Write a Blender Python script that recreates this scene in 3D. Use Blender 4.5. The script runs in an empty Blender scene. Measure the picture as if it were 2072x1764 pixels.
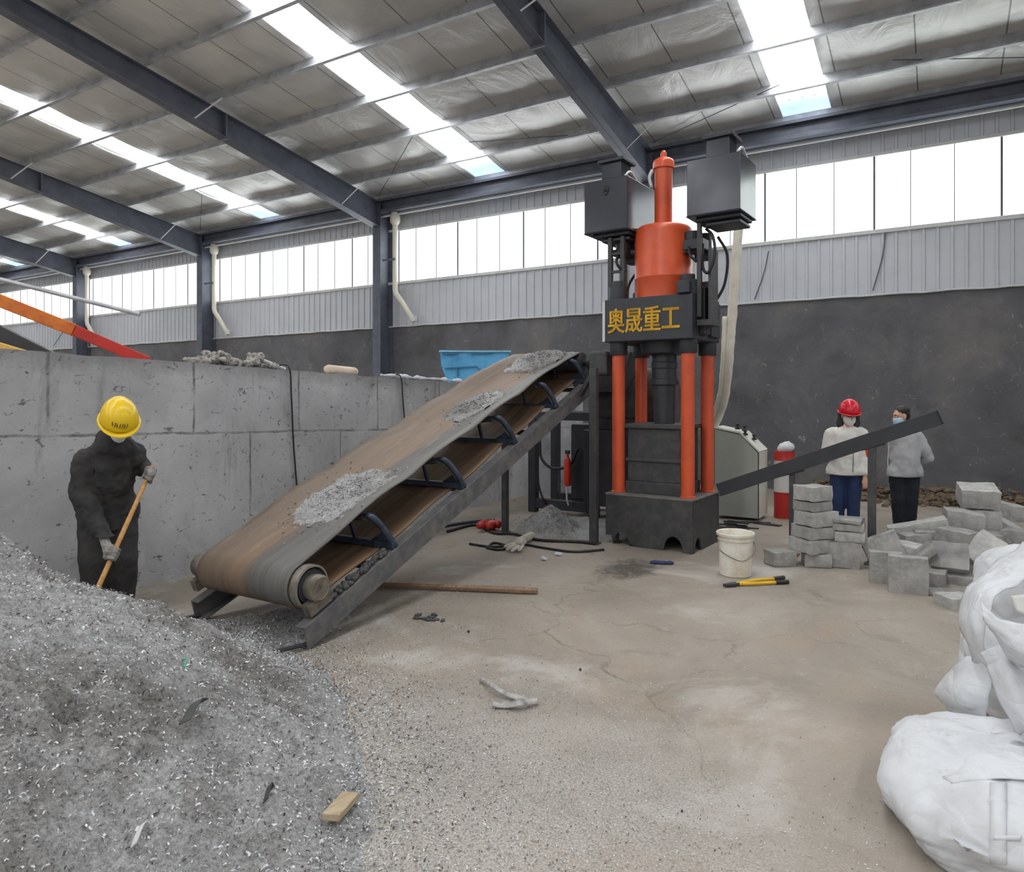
import bpy, bmesh, math, random
import numpy as np
from mathutils import Vector, Matrix, noise
random.seed(7); RNG = np.random.default_rng(11)
SC = bpy.context.scene; COL = SC.collection
pi = math.pi; R = math.radians

# ---------------------------------------------------------------- camera, sky, exposure
FPX, YAW, HC, V0, CX = 1426.0, R(31.25), 1.7, 801.0, 1036.0
CO, SI = math.cos(YAW), math.sin(YAW)
cam = bpy.data.cameras.new('camera'); co = bpy.data.objects.new('camera', cam); COL.objects.link(co)
co.location = (0, 0, HC); co.rotation_euler = (R(90), 0, YAW)
cam.sensor_fit = 'HORIZONTAL'; cam.sensor_width = 36.0; cam.lens = 36.0*FPX/2072
cam.shift_y = -(882-V0)/2072.0; cam.clip_start = 0.05; cam.clip_end = 300
SC.camera = co
SC.view_settings.view_transform = 'Standard'; SC.view_settings.look = 'None'
SC.view_settings.gamma = 1.0; SC.view_settings.use_curve_mapping = False
SC.view_settings.exposure = 0.45
W = bpy.data.worlds.new('sky'); SC.world = W; W.use_nodes = True
_bg = W.node_tree.nodes['Background']; _bg.inputs[0].default_value = (0.93, 0.96, 1.0, 1); _bg.inputs[1].default_value = 0.36
WINDOW_GLOW, SKYLIGHT_GLOW = 2.2, 8.5

# ---------------------------------------------------------------- helpers: points
def ray(u, v):
    a = (u-CX)/FPX; return Vector((-SI+a*CO, CO+a*SI, (V0-v)/FPX))
def atT(u, v, t): r = ray(u, v); return Vector((r.x*t, r.y*t, HC+r.z*t))
def cl(lx, d, z): return Vector((-SI*d+CO*lx, CO*d+SI*lx, z))    # right, depth, height
def atZ(u, v, z=0.0):
    r = ray(u, v); t = (z-HC)/r.z; return Vector((r.x*t, r.y*t, z))
def atY(u, v, y): r = ray(u, v); t = y/r.y; return Vector((r.x*t, y, HC+r.z*t))

# ---------------------------------------------------------------- helpers: materials
def lin(c):
    return tuple((x/12.92 if x <= .04045 else ((x+.055)/1.055)**2.4) for x in [k/255 for k in c]) + (1,)
class NT:
    def __init__(s, name):
        s.m = bpy.data.materials.new(name); s.m.use_nodes = True; s.t = s.m.node_tree
        s.b = s.t.nodes['Principled BSDF']; s.out = s.t.nodes['Material Output']; s._co = None
    def n(s, t, **k):
        q = s.t.nodes.new(t)
        for a, b in k.items(): setattr(q, a, b)
        return q
    def set(s, sock, val):
        if isinstance(val, bpy.types.NodeSocket): s.t.links.new(val, sock)
        else: sock.default_value = val
    def co(s, scale=(1, 1, 1), loc=(0, 0, 0), rot=(0, 0, 0)):
        if s._co is None: s._co = s.n('ShaderNodeTexCoord').outputs['Object']
        mp = s.n('ShaderNodeMapping'); s.t.links.new(s._co, mp.inputs[0])
        mp.inputs['Scale'].default_value = scale; mp.inputs['Location'].default_value = loc; mp.inputs['Rotation'].default_value = rot
        return mp.outputs[0]
    def noise(s, scale=5, detail=6, rough=.6, dist=0, vec=None):
        q = s.n('ShaderNodeTexNoise'); s.set(q.inputs['Vector'], vec if vec is not None else s.co())
        q.inputs['Scale'].default_value = scale; q.inputs['Detail'].default_value = detail
        q.inputs['Roughness'].default_value = rough; q.inputs['Distortion'].default_value = dist
        return q.outputs['Fac']
    def voro(s, scale=5, feature='F1', vec=None):
        q = s.n('ShaderNodeTexVoronoi', feature=feature); s.set(q.inputs['Vector'], vec if vec is not None else s.co())
        q.inputs['Scale'].default_value = scale; return q.outputs['Distance']
    def ramp(s, fac, stops):
        q = s.n('ShaderNodeValToRGB'); s.set(q.inputs[0], fac); e = q.color_ramp.elements
        while len(e) < len(stops): e.new(.5)
        for i, (p, c) in enumerate(stops):
            e[i].position = p; e[i].color = c if len(c) == 4 else lin(c)
        return q.outputs[0]
    def step(s, fac, a, b):
        q = s.n('ShaderNodeMapRange'); s.set(q.inputs[0], fac); q.inputs[1].default_value = a; q.inputs[2].default_value = b
        return q.outputs[0]
    def mix(s, f, a, b, blend='MIX'):
        q = s.n('ShaderNodeMix', data_type='RGBA', blend_type=blend)
        s.set(q.inputs[0], f); s.set(q.inputs[6], a); s.set(q.inputs[7], b); return q.outputs[2]
    def math(s, op, a, b=0.0):
        q = s.n('ShaderNodeMath', operation=op); s.set(q.inputs[0], a); s.set(q.inputs[1], b); return q.outputs[0]
    def sep(s, vec):
        q = s.n('ShaderNodeSeparateXYZ'); s.t.links.new(vec, q.inputs[0]); return q.outputs
    def bump(s, h, strength=.3, dist=.02):
        q = s.n('ShaderNodeBump'); s.set(q.inputs['Height'], h); q.inputs['Strength'].default_value = strength
        q.inputs['Distance'].default_value = dist; s.t.links.new(q.outputs[0], s.b.inputs['Normal'])
    def fin(s, col, rough=.6, metal=0.0, spec=None):
        s.set(s.b.inputs['Base Color'], col); s.set(s.b.inputs['Roughness'], rough); s.set(s.b.inputs['Metallic'], metal)
        if spec is not None: s.b.inputs['Specular IOR Level'].default_value = spec
        return s.m
MATS = {}
def paint(name, c, rough=.5, metal=0.0, var=.25, scale=6, bump=0.0, dirt=None, bscale=None, spec=None):
    """A painted / cloth / plain surface with blotchy wear."""
    if name in MATS: return MATS[name]
    s = NT(name); L = lin(c); d = lin(dirt) if dirt else tuple(x*(1-var) for x in L[:3])+(1,)
    f = s.noise(scale, 8, .65)
    col = s.mix(s.step(f, .42, .68), L, d)
    r2 = s.math('ADD', rough-.08, s.math('MULTIPLY', f, .16))
    if bump: s.bump(s.noise(bscale or scale*6, 4, .6), bump, .01)
    MATS[name] = s.fin(col, r2, metal, spec); return MATS[name]
def glow(name, c, strength, c2=None, scale=.6, stripes=0):
    s = NT(name); L = lin(c)
    col = s.mix(s.step(s.noise(scale, 3, .5), .4, .65), L, lin(c2) if c2 else L)
    s.set(s.b.inputs['Base Color'], (0.8, .8, .8, 1)); s.set(s.b.inputs['Emission Color'], col)
    s.b.inputs['Emission Strength'].default_value = strength; s.b.inputs['Roughness'].default_value = .4
    return s.m

def m_floor():
    s = NT('worn_concrete_floor')
    base = s.ramp(s.noise(.55, 8, .62, .6), [(.30, (128, 121, 111)), (.5, (150, 141, 130)), (.72, (172, 164, 153))])
    c = s.mix(s.math('MULTIPLY', s.step(s.noise(1.3, 7, .7, 1.2, s.co(loc=(4, 2, 0))), .56, .74), .55), base, lin((92, 86, 80)))
    c = s.mix(s.math('MULTIPLY', s.step(s.noise(.9, 6, .65, .5, s.co(loc=(9, 7, 3))), .57, .72), .6), c, lin((196, 192, 188)))
    c = s.mix(s.math('MULTIPLY', s.step(s.noise(1.1, 5, .6, .4, s.co(loc=(2, 17, 3))), .56, .72), .35), c, lin((165, 138, 116)))
    fine = s.noise(38, 6, .75)
    c = s.mix(s.math('MULTIPLY', s.step(fine, .55, .78), .45), c, lin((95, 88, 80)))
    c = s.mix(s.math('MULTIPLY', s.step(s.noise(70, 3, .7, 0, s.co(loc=(3, 3, 3))), .62, .75), .5), c, lin((214, 210, 204)))
    wn = s.n('ShaderNodeTexNoise'); s.t.links.new(s.co(), wn.inputs['Vector']); wn.inputs['Scale'].default_value = 1.6; wn.inputs['Detail'].default_value = 6; wv = s.mix(.45, s.co(), wn.outputs['Color'])
    crack = s.step(s.voro(.55, 'DISTANCE_TO_EDGE', wv), .005, .0)
    c = s.mix(s.math('MULTIPLY', crack, s.math('MULTIPLY', s.step(s.noise(.8, 3), .45, .6), .6)), c, lin((88, 80, 72)))
    q = s.sep(s.co(loc=(1.6, -2.0, 0)))
    dd = s.math('ADD', s.math('POWER', s.math('MULTIPLY', q[0], .62), 2), s.math('POWER', s.math('MULTIPLY', q[1], .55), 2))
    dz = s.math('MULTIPLY', s.step(s.math('SUBTRACT', dd, s.math('MULTIPLY', s.math('SUBTRACT', s.noise(2.2, 6, .7), .5), 2.4)), 1.1, .1), s.step(s.noise(95, 4, .8), .42, .66))
    c = s.mix(s.math('MULTIPLY', dz, .75), c, lin((206, 205, 203)))
    dk = s.math('MULTIPLY', s.step(s.math('SUBTRACT', dd, s.math('MULTIPLY', s.math('SUBTRACT', s.noise(2.6, 6, .7, 0, s.co(loc=(8, 1, 2))), .5), 2.4)), 1.3, .1), s.step(s.noise(80, 4, .8, 0, s.co(loc=(2, 6, 1))), .52, .7))
    c = s.mix(s.math('MULTIPLY', dk, .7), c, lin((84, 80, 76)))
    # oil stain in front of the press
    p = s.sep(s.co(loc=(2.62, -6.5, 0), rot=(0, 0, 0)))
    rr = s.math('ADD', s.math('POWER', s.math('MULTIPLY', p[0], 3.2), 2), s.math('POWER', s.math('MULTIPLY', p[1], 2.0), 2))
    rr = s.math('SUBTRACT', rr, s.math('MULTIPLY', s.math('SUBTRACT', s.noise(5, 6, .7, 1.5), .5), 3.0))
    c = s.mix(s.math('MULTIPLY', s.step(rr, 1.0, .1), .75), c, lin((58, 54, 50)))
    s.bump(s.noise(22, 8, .7), .25, .01)
    return s.fin(c, s.math('ADD', .5, s.math('MULTIPLY', fine, .3)), 0, .35)
def m_darkwall():
    s = NT('dark_rendered_wall')
    c = s.ramp(s.noise(.7, 8, .65, .5), [(.3, (84, 84, 88)), (.5, (102, 102, 105)), (.72, (126, 123, 120))])
    sc = s.noise(3.2, 8, .75, 2.5, s.co((1, 1, .55)))
    c = s.mix(s.math('MULTIPLY', s.step(sc, .60, .74), .38), c, lin((168, 166, 164)))
    c = s.mix(s.math('MULTIPLY', s.step(s.noise(7, 5, .8, 1.0, s.co(loc=(5, 1, 2))), .63, .72), .7), c, lin((205, 203, 200)))
    c = s.mix(s.math('MULTIPLY', s.step(s.noise(1.0, 5, .6, 1, s.co(loc=(1, 5, 8))), .55, .7), .5), c, lin((70, 67, 66)))
    s.bump(s.noise(9, 8, .7), .4, .03)
    return s.fin(c, .8, 0, .25)
def m_castwall():
    s = NT('board_cast_concrete')
    c = s.ramp(s.noise(.9, 8, .62, .4), [(.3, (150, 150, 151)), (.55, (176, 176, 178)), (.75, (196, 196, 197))])
    c = s.mix(s.math('MULTIPLY', s.step(s.noise(1.6, 7, .7, .6, s.co((1, 1, .35))), .56, .75), .5), c, lin((120, 119, 118)))
    pit = s.step(s.noise(15, 5, .7, .9, s.co((1, .75, 1.2))), .605, .66)
    c = s.mix(s.math('MULTIPLY', pit, .8), c, lin((62, 60, 58)))
    c = s.mix(s.math('MULTIPLY', s.step(s.noise(2.6, 7, .7, .8, s.co((1, 1.6, .22), (0, 3, 1))), .57, .70), .45), c, lin((104, 103, 102)))
    c = s.mix(s.math('MULTIPLY', s.step(s.noise(2.0, 7, .7, .8, s.co((1, 1, .6), (0, 9, 4))), .56, .72), .5), c, lin((204, 204, 203)))
    # shuttering joints: Y across, Z up
    cx = s.n('ShaderNodeCombineXYZ'); p = s.sep(s.co())
    wob = s.math('MULTIPLY', s.math('SUBTRACT', s.noise(2.5, 5, .7), .5), .05)
    s.set(cx.inputs[0], s.math('ADD', s.math('ADD', p[1], -2.87), wob)); s.set(cx.inputs[1], s.math('ADD', s.math('ADD', p[2], s.math('MULTIPLY', p[1], .028)), wob))
    bt = s.n('ShaderNodeTexBrick', offset=.5, offset_frequency=2); s.t.links.new(cx.outputs[0], bt.inputs[0])
    bt.inputs['Scale'].default_value = 1; bt.inputs['Brick Width'].default_value = 1.28; bt.inputs['Row Height'].default_value = 1.46
    bt.inputs['Mortar Size'].default_value = .02; bt.inputs['Mortar Smooth'].default_value = .9
    f = s.math('MULTIPLY', bt.outputs['Fac'], s.step(s.noise(3, 6, .7), .35, .6))
    c = s.mix(s.math('MULTIPLY', f, .8), c, lin((88, 86, 84)))
    # grimy top edge
    top = s.step(s.math('ADD', s.math('ADD', p[2], s.math('MULTIPLY', p[1], .028)), s.math('MULTIPLY', s.noise(5, 6, .7), .35)), 2.13, 2.30)
    c = s.mix(s.math('MULTIPLY', top, .45), c, lin((100, 100, 100)))
    s.bump(s.math('SUBTRACT', s.noise(14, 7, .7), s.math('ADD', f, pit)), .35, .02)
    return s.fin(c, .85, 0, .25)
def m_roof():
    s = NT('foil_faced_roof_lining')
    c = s.ramp(s.noise(.8, 6, .6, .4), [(.3, (196, 196, 196)), (.6, (218, 218, 216)), (.8, (228, 226, 216))])
    p = s.sep(s.co())
    fr = s.math('FRACT', s.math('MULTIPLY', s.math('ADD', p[0], 60.25), 1/1.1))
    line = s.step(s.math('ABSOLUTE', s.math('SUBTRACT', fr, .5)), .012, .006)
    c = s.mix(s.math('MULTIPLY', line, .75), c, lin((70, 70, 72)))
    s.bump(s.noise(1.6, 4, .55, .8, s.co((1, .5, 1))), .45, .12)
    return s.fin(c, .34, .15)
def m_belt():
    s = NT('rubber_conveyor_belt')
    p = s.sep(s.co())
    st = s.noise(3.2, 6, .6, .3, s.co((2.6, .16, .16)))
    e = s.math('ADD', s.math('MULTIPLY', p[0], 1.1), s.math('MULTIPLY', s.math('SUBTRACT', st, .5), 1.4))
    c = s.ramp(s.math('ADD', e, .5), [(.08, (112, 97, 84)), (.45, (128, 106, 86)), (.60, (118, 100, 86)), (.72, (92, 90, 88)), (.95, (108, 106, 103))])
    c = s.mix(s.math('MULTIPLY', s.step(s.noise(4, 7, .7, .4, s.co((2.2, .3, .3), (3, 1, 0))), .55, .74), .6), c, lin((72, 66, 62)))
    c = s.mix(s.math('MULTIPLY', s.step(s.noise(5, 7, .7, .4, s.co((2.2, .35, .35), (7, 2, 0))), .57, .72), .5), c, lin((158, 150, 140)))
    low = s.step(s.math('SUBTRACT', s.math('MULTIPLY', p[2], .9329), s.math('MULTIPLY', s.math('ADD', p[1], 2.28), .3601)), .30, .24)
    c = s.mix(low, c, s.mix(s.step(st, .4, .65), lin((122, 96, 72)), lin((84, 68, 54))))
    s.bump(s.noise(40, 4, .6), .12, .005)
    return s.fin(c, .55, 0, .35)
def m_chips():
    s = NT('aluminium_chips')
    v = s.noise(58, 5, .8, .4); v2 = s.noise(150, 3, .7)
    c = s.ramp(s.math('ADD', s.math('MULTIPLY', v, .65), s.math('MULTIPLY', v2, .35)), [(.34, (104, 102, 100)), (.44, (184, 183, 182)), (.54, (220, 220, 221)), (.68, (245, 245, 246))])
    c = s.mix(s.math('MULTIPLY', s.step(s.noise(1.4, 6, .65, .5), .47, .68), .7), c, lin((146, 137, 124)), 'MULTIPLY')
    s.bump(s.math('ADD', v, s.math('MULTIPLY', v2, .5)), .9, .03)
    return s.fin(c, .5, .1, .4)
def m_brick():
    s = NT('pressed_aluminium_block')
    c = s.ramp(s.noise(9, 8, .75), [(.3, (150, 149, 147)), (.5, (182, 181, 178)), (.7, (208, 206, 202))])
    c = s.mix(s.math('MULTIPLY', s.step(s.noise(70, 4, .7), .55, .75), .5), c, lin((96, 94, 92)))
    rnd = s.n('ShaderNodeObjectInfo').outputs['Random']
    c = s.mix(s.math('MULTIPLY', s.step(rnd, .3, 1.0), .85), c, s.mix(s.step(s.noise(4, 5, .6), .35, .65), lin((96, 95, 96)), lin((150, 148, 144))))
    s.bump(s.noise(45, 5, .7), .7, .012)
    return s.fin(c, .5, .2)
def m_wood(name, a, b):
    s = NT(name)
    c = s.mix(s.step(s.noise(7, 6, .6, 1.0, s.co((4, .5, 4))), .35, .7), lin(a), lin(b)); return s.fin(c, .65)

BLK = paint('black_machine_paint', (52, 54, 60), .45, .0, .3, 5, .05)
BLK2 = paint('dusty_black_steel', (64, 65, 68), .6, .1, .3, 9, .1, dirt=(84, 83, 80))
TANK = paint('charcoal_tank_enamel', (62, 64, 72), .2, .25, .15, 3)
ORG = paint('orange_machine_enamel', (214, 90, 52), .36, .0, .1, 3, dirt=(192, 76, 46))
STEEL = paint('slate_structural_paint', (96, 100, 113), .5, .1, .15, 3, dirt=(80, 84, 95))
PURL = paint('galvanised_purlin', (182, 184, 188), .42, .3, .2, 4, dirt=(146, 148, 152))
RAIL = paint('worn_grey_rail_paint', (92, 94, 98), .5, .15, .3, 8, .08, dirt=(124, 120, 114))
CLAD = paint('pale_grey_cladding', (198, 201, 207), .5, .1, .08, 1.5)
CREAM = paint('cream_pvc', (222, 217, 202), .4, 0, .1, 4)
TRIM = paint('off_white_flashing', (214, 215, 214), .5, 0, .15, 3)
WHITE = paint('woven_white_polypropylene', (206, 208, 212), .6, 0, .12, 2.5, .15, dirt=(178, 179, 183), bscale=140)
WHITE2 = paint('stained_white_lining', (206, 204, 200), .6, 0, .2, 5, .15, dirt=(186, 178, 164), bscale=120)
GREYST = paint('idler_frame_paint', (62, 72, 90), .38, .3, .3, 9, dirt=(40, 43, 50))
RUST = paint('scuffed_steel_drum', (142, 136, 126), .5, .5, .35, 8, dirt=(92, 84, 74))
CONS = paint('console_grey_green', (176, 180, 172), .45, 0, .1, 2)
CONSW = paint('console_off_white', (222, 222, 212), .45, 0, .12, 4)
RED = paint('red_enamel', (186, 44, 40), .4, 0, .15, 5)
RUBBER = paint('black_rubber', (34, 34, 36), .55, 0, .2, 8)
CLOTHB = paint('black_work_cloth', (40, 39, 40), .8, 0, .25, 5, .8, dirt=(62, 60, 58), bscale=9)
GLOVE = paint('grey_knit_glove', (158, 154, 150), .9, 0, .35, 30, .4, dirt=(92, 88, 86))
SKIN = paint('skin', (206, 158, 132), .55, 0, .1, 8)
MASKW = paint('white_mask_cloth', (232, 232, 232), .8, 0, .06, 10)
MASKB = paint('pale_blue_mask_cloth', (176, 206, 226), .8, 0, .06, 10)
HAIR = paint('black_hair', (30, 26, 26), .5, 0, .3, 30, .3)
YEL = paint('yellow_helmet_shell', (236, 196, 24), .28, 0, .04, 3)
REDH = paint('red_helmet_shell', (212, 28, 48), .25, 0, .04, 3)
JACK = paint('white_jacket_cloth', (222, 219, 214), .85, 0, .07, 4, .2, bscale=50)
JACKG = paint('light_grey_jacket_cloth', (172, 173, 176), .85, 0, .08, 4, .2, bscale=50)
DENIM = paint('blue_denim', (40, 58, 98), .85, 0, .3, 5, .2, bscale=60)
NAVY = paint('dark_navy_trousers', (28, 31, 42), .85, 0, .25, 5, .2, bscale=60)
SHOE = paint('black_shoe_leather', (26, 26, 28), .5, 0, .2, 8)
WOODH = m_wood('pale_wood_handle', (216, 168, 106), (186, 132, 76))
WOODG = m_wood('weathered_timber', (150, 124, 100), (112, 90, 72))
GOLD = paint('yellow_lettering_paint', (240, 186, 40), .5, 0, .08, 10)
BLUE = paint('sky_blue_bin_paint', (96, 178, 226), .5, 0, .12, 4, dirt=(70, 148, 196))
def m_bag():
    s = NT('creased_white_polypropylene')
    n1 = s.noise(2.6, 1.5, .4, 1.8); n2 = s.noise(6, 1.5, .4, 1.4, s.co(loc=(3, 1, 2)))
    rid = s.math('ADD', s.math('ABSOLUTE', s.math('SUBTRACT', n1, .5)), s.math('MULTIPLY', s.math('ABSOLUTE', s.math('SUBTRACT', n2, .5)), .45))
    c = s.mix(s.step(s.noise(2.2, 6, .65), .45, .7), lin((210, 212, 216)), lin((184, 185, 188)))
    c = s.mix(s.math('MULTIPLY', s.step(s.noise(5, 6, .75, .5, s.co(loc=(6, 2, 2))), .60, .74), .5), c, lin((160, 155, 146)))
    s.bump(s.math('ADD', rid, s.math('MULTIPLY', s.noise(150, 2, .5), .012)), .55, .07)
    return s.fin(c, .55, 0, .4)
BAG = m_bag()
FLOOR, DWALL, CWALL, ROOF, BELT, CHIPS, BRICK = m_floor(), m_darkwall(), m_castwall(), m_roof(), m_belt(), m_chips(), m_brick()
WINM = glow('frosted_window_sheet', (247, 251, 253), WINDOW_GLOW, (238, 248, 246), .25)
SKYM = glow('translucent_roof_sheet', (252, 254, 255), SKYLIGHT_GLOW)
BLUSKY = glow('clear_roof_sheet_showing_sky', (168, 200, 238), 1.0, (190, 214, 242), 2)

# ---------------------------------------------------------------- helpers: meshes and objects
class MB:
    def __init__(s): s.v = []; s.f = []
    def add(s, vs, fs):
        o = len(s.v); s.v += [Vector(p) for p in vs]; s.f += [tuple(i+o for i in f) for f in fs]; return s
    def box(s, c, d, rot=None):
        c = Vector(c); x, y, z = [k/2 for k in d]
        vs = [Vector(p) for p in ((-x,-y,-z),(x,-y,-z),(x,y,-z),(-x,y,-z),(-x,-y,z),(x,-y,z),(x,y,z),(-x,y,z))]
        if rot is not None: vs = [rot @ p for p in vs]
        return s.add([c+p for p in vs], [(0,3,2,1),(4,5,6,7),(0,1,5,4),(1,2,6,5),(2,3,7,6),(3,0,4,7)])
    def b2(s, x0, x1, y0, y1, z0, z1): return s.box(((x0+x1)/2,(y0+y1)/2,(z0+z1)/2), (abs(x1-x0),abs(y1-y0),abs(z1-z0)))
    def bar(s, p0, p1, w, h, up=(0, 0, 1)):
        p0, p1 = Vector(p0), Vector(p1); d = p1-p0; L = d.length; z = d.normalized()
        x = z.cross(Vector(up))
        if x.length < 1e-4: x = z.cross(Vector((1, 0, 0)))
        x.normalize(); y = x.cross(z)
        return s.box((p0+p1)/2, (w, h, L), Matrix((x, y, z)).transposed())
    def tube(s, pts, r, n=10, cap=True):
        pts = [Vector(p) for p in pts]; rs = r if isinstance(r, (list, tuple)) else [r]*len(pts)
        t0 = (pts[1]-pts[0]).normalized(); x = t0.orthogonal().normalized(); rings = []; o = len(s.v)
        for i, p in enumerate(pts):
            t = (pts[min(i+1, len(pts)-1)]-pts[max(i-1, 0)]).normalized()
            x = (x - t*x.dot(t)).normalized(); y = t.cross(x)
            for k in range(n): s.v.append(p+(x*math.cos(2*pi*k/n)+y*math.sin(2*pi*k/n))*rs[i])
        for i in range(len(pts)-1):
            for k in range(n):
                a = o+i*n+k; b = o+i*n+(k+1) % n; s.f.append((a, b, b+n, a+n))
        if cap: s.f.append(tuple(o+k for k in reversed(range(n)))); s.f.append(tuple(o+(len(pts)-1)*n+k for k in range(n)))
        return s
    def cyl(s, p0, p1, r0, r1=None, n=28): return s.tube([p0, p1], [r0, r0 if r1 is None else r1], n)
    def lathe(s, prof, c=(0, 0, 0), n=32, axis='z'):
        o = len(s.v); c = Vector(c)
        for r, z in prof:
            for k in range(n):
                a = 2*pi*k/n; p = (r*math.cos(a), r*math.sin(a), z)
                if axis == 'x': p = (z, p[0], p[1])
                if axis == 'y': p = (p[0], z, p[1])
                s.v.append(c+Vector(p))
        for i in range(len(prof)-1):
            for k in range(n):
                a = o+i*n+k; b = o+i*n+(k+1) % n; s.f.append((a, b, b+n, a+n))
        if prof[0][0] > 1e-6: s.f.append(tuple(o+k for k in reversed(range(n))))
        if prof[-1][0] > 1e-6: s.f.append(tuple(o+(len(prof)-1)*n+k for k in range(n)))
        return s
    def grid(s, P):
        n, m = len(P), len(P[0]); vs = [p for r in P for p in r]
        return s.add(vs, [(i*m+j, i*m+j+1, (i+1)*m+j+1, (i+1)*m+j) for i in range(n-1) for j in range(m-1)])
    def prism(s, poly, a, b, M=None):
        """poly: 2-D (x, z) outline, extruded along y from a to b."""
        n = len(poly); vs = [Vector((x, a, z)) for x, z in poly]+[Vector((x, b, z)) for x, z in poly]
        if M is not None: vs = [M @ p for p in vs]
        return s.add(vs, [tuple(range(n)), tuple(reversed(range(n, 2*n)))]+[(i, i+n, (i+1) % n+n, (i+1) % n) for i in range(n)])
    def build(s, name, mat, parent=None, smooth=False, bevel=0.0, solid=0.0, world=True, seg=2, fm=None, mats=()):
        me = bpy.data.meshes.new(name)
        vs = s.v
        if parent is not None and world:
            Mi = ROOTM.get(parent.name, Matrix()).inverted(); vs = [Mi @ p for p in vs]
        me.from_pydata([tuple(p) for p in vs], [], s.f); me.update()
        if fm is None:
            bm = bmesh.new(); bm.from_mesh(me); bmesh.ops.remove_doubles(bm, verts=bm.verts, dist=1e-5)
            bmesh.ops.recalc_face_normals(bm, faces=bm.faces); bm.to_mesh(me); bm.free()
        o = bpy.data.objects.new(name, me); COL.objects.link(o); me.materials.append(mat)
        for k in mats: me.materials.append(k)
        if fm is not None: me.polygons.foreach_set('material_index', fm)
        if parent is not None:
            o.parent = parent
            ROOTM[o.name] = ROOTM.get(parent.name, Matrix())
        if solid:
            q = o.modifiers.new('thickness', 'SOLIDIFY'); q.thickness = solid; q.offset = 0
        if bevel:
            q = o.modifiers.new('edges', 'BEVEL'); q.width = bevel; q.segments = seg; q.limit_method = 'ANGLE'; q.angle_limit = R(40)
        if smooth:
            me.polygons.foreach_set('use_smooth', [True]*len(me.polygons))
            if smooth == 'auto': me.set_sharp_from_angle(angle=R(38))
        return o
ROOTM = {}
def props(o, label=None, cat=None, group=None, kind=None):
    if label: o['label'] = label
    if cat: o['category'] = cat
    if group: o['group'] = group
    if kind: o['kind'] = kind
    return o
def thing(name, label, cat, loc=(0, 0, 0), rz=0.0, group=None, kind=None):
    o = bpy.data.objects.new(name, None); COL.objects.link(o); o.empty_display_size = .2
    o.location = loc; o.rotation_euler = (0, 0, rz)
    ROOTM[o.name] = Matrix.Translation(Vector(loc)) @ Matrix.Rotation(rz, 4, 'Z')
    return props(o, label, cat, group, kind)
def struct(o, label=None, group=None): return props(o, label, None, group, 'structure')
def bez(P, n):
    """Smooth curve through the points P (Catmull-Rom), n steps a span."""
    P = [Vector(p) for p in P]; Q = [2*P[0]-P[1]]+P+[2*P[-1]-P[-2]]; out = []
    for i in range(len(P)-1):
        a, b, c, d = Q[i:i+4]
        for k in range(n):
            t = k/n; out.append(.5*((2*b)+(c-a)*t+(2*a-5*b+4*c-d)*t*t+(3*b-a-3*c+d)*t**3))
    return out+[P[-1]]
def cloth(rows, n=8, amp=0.0, freq=4, seed=0):
    cols = [bez(r, n) for r in rows]; G = []
    for j in range(len(cols[0])): G.append(bez([c[j] for c in cols], n))
    if amp:
        for r in G:
            for p in r:
                k = Vector((seed, seed, seed)); q = noise.noise_vector(p*freq+k)*1.3+noise.noise_vector(p*freq*2.7+k)*.6
                p += q*amp; p.z += amp*2.2*(1-abs(noise.noise(p*freq*1.3+k))*3)*.3
    return MB().grid(G)
def displace(o, amp, freq, seed=0, along=None):
    for v in o.data.vertices:
        p = v.co*freq+Vector((seed, seed*1.7, 3)); h = noise.fractal(p, .8, 2.1, 4)
        v.co += (Vector(along) if along else v.normal)*h*amp
    o.data.update()
def bake(o):
    dg = bpy.context.evaluated_depsgraph_get(); dg.update()
    me = bpy.data.meshes.new_from_object(o.evaluated_get(dg)); o.modifiers.clear(); old = o.data; o.data = me
    me.name = o.name; bpy.data.meshes.remove(old); return o
def blob(pieces, name, mat, parent, voxel=.014, smooth=6, wr=0.0, wf=9, hem=None):
    """Tapered limbs and ellipsoids fused into one continuous skin."""
    mb = MB()
    for q in pieces:
        if q[0] == 'l':                                  # limb: points, radii
            pts, rs = [Vector(p) for p in q[1]], q[2]
            mb.tube(pts, list(rs), 14)
            for p, r in zip(pts, rs): sph(mb, p, (r, r, r))
        else: sph(mb, Vector(q[1]), q[2], q[3] if len(q) > 3 else None)
    me = bpy.data.meshes.new(name)
    vs = mb.v
    me.from_pydata([tuple(p) for p in vs], [], mb.f); me.update()
    o = bpy.data.objects.new(name, me); COL.objects.link(o)
    q = o.modifiers.new('r', 'REMESH'); q.mode = 'VOXEL'; q.voxel_size = voxel; q.use_smooth_shade = True
    if smooth: q = o.modifiers.new('s', 'SMOOTH'); q.factor = .5; q.iterations = smooth
    bake(o); o.data.materials.clear(); o.data.materials.append(mat)
    o.data.polygons.foreach_set('use_smooth', [True]*len(o.data.polygons))
    if wr: displace(o, wr, wf, 2)
    if hem:
        for v in o.data.vertices:
            if v.co.z < hem and abs(v.co.x) < .23: v.co.z = hem+(v.co.z-hem)*.12
    if parent is not None: o.parent = parent; ROOTM[o.name] = ROOTM.get(parent.name, Matrix())
    return o
def sph(mb, c, r, rot=None, n=16, m=10):
    vs = []; fs = []; o = len(mb.v)
    for i in range(m+1):
        a = pi*i/m
        for k in range(n):
            b = 2*pi*k/n; p = Vector((r[0]*math.sin(a)*math.cos(b), r[1]*math.sin(a)*math.sin(b), r[2]*math.cos(a)))
            if rot is not None: p = rot @ p
            mb.v.append(c+p)
    for i in range(m):
        for k in range(n):
            a = o+i*n+k; b = o+i*n+(k+1) % n
            mb.f.append((a, a+n, b+n, b))
    return mb
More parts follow.
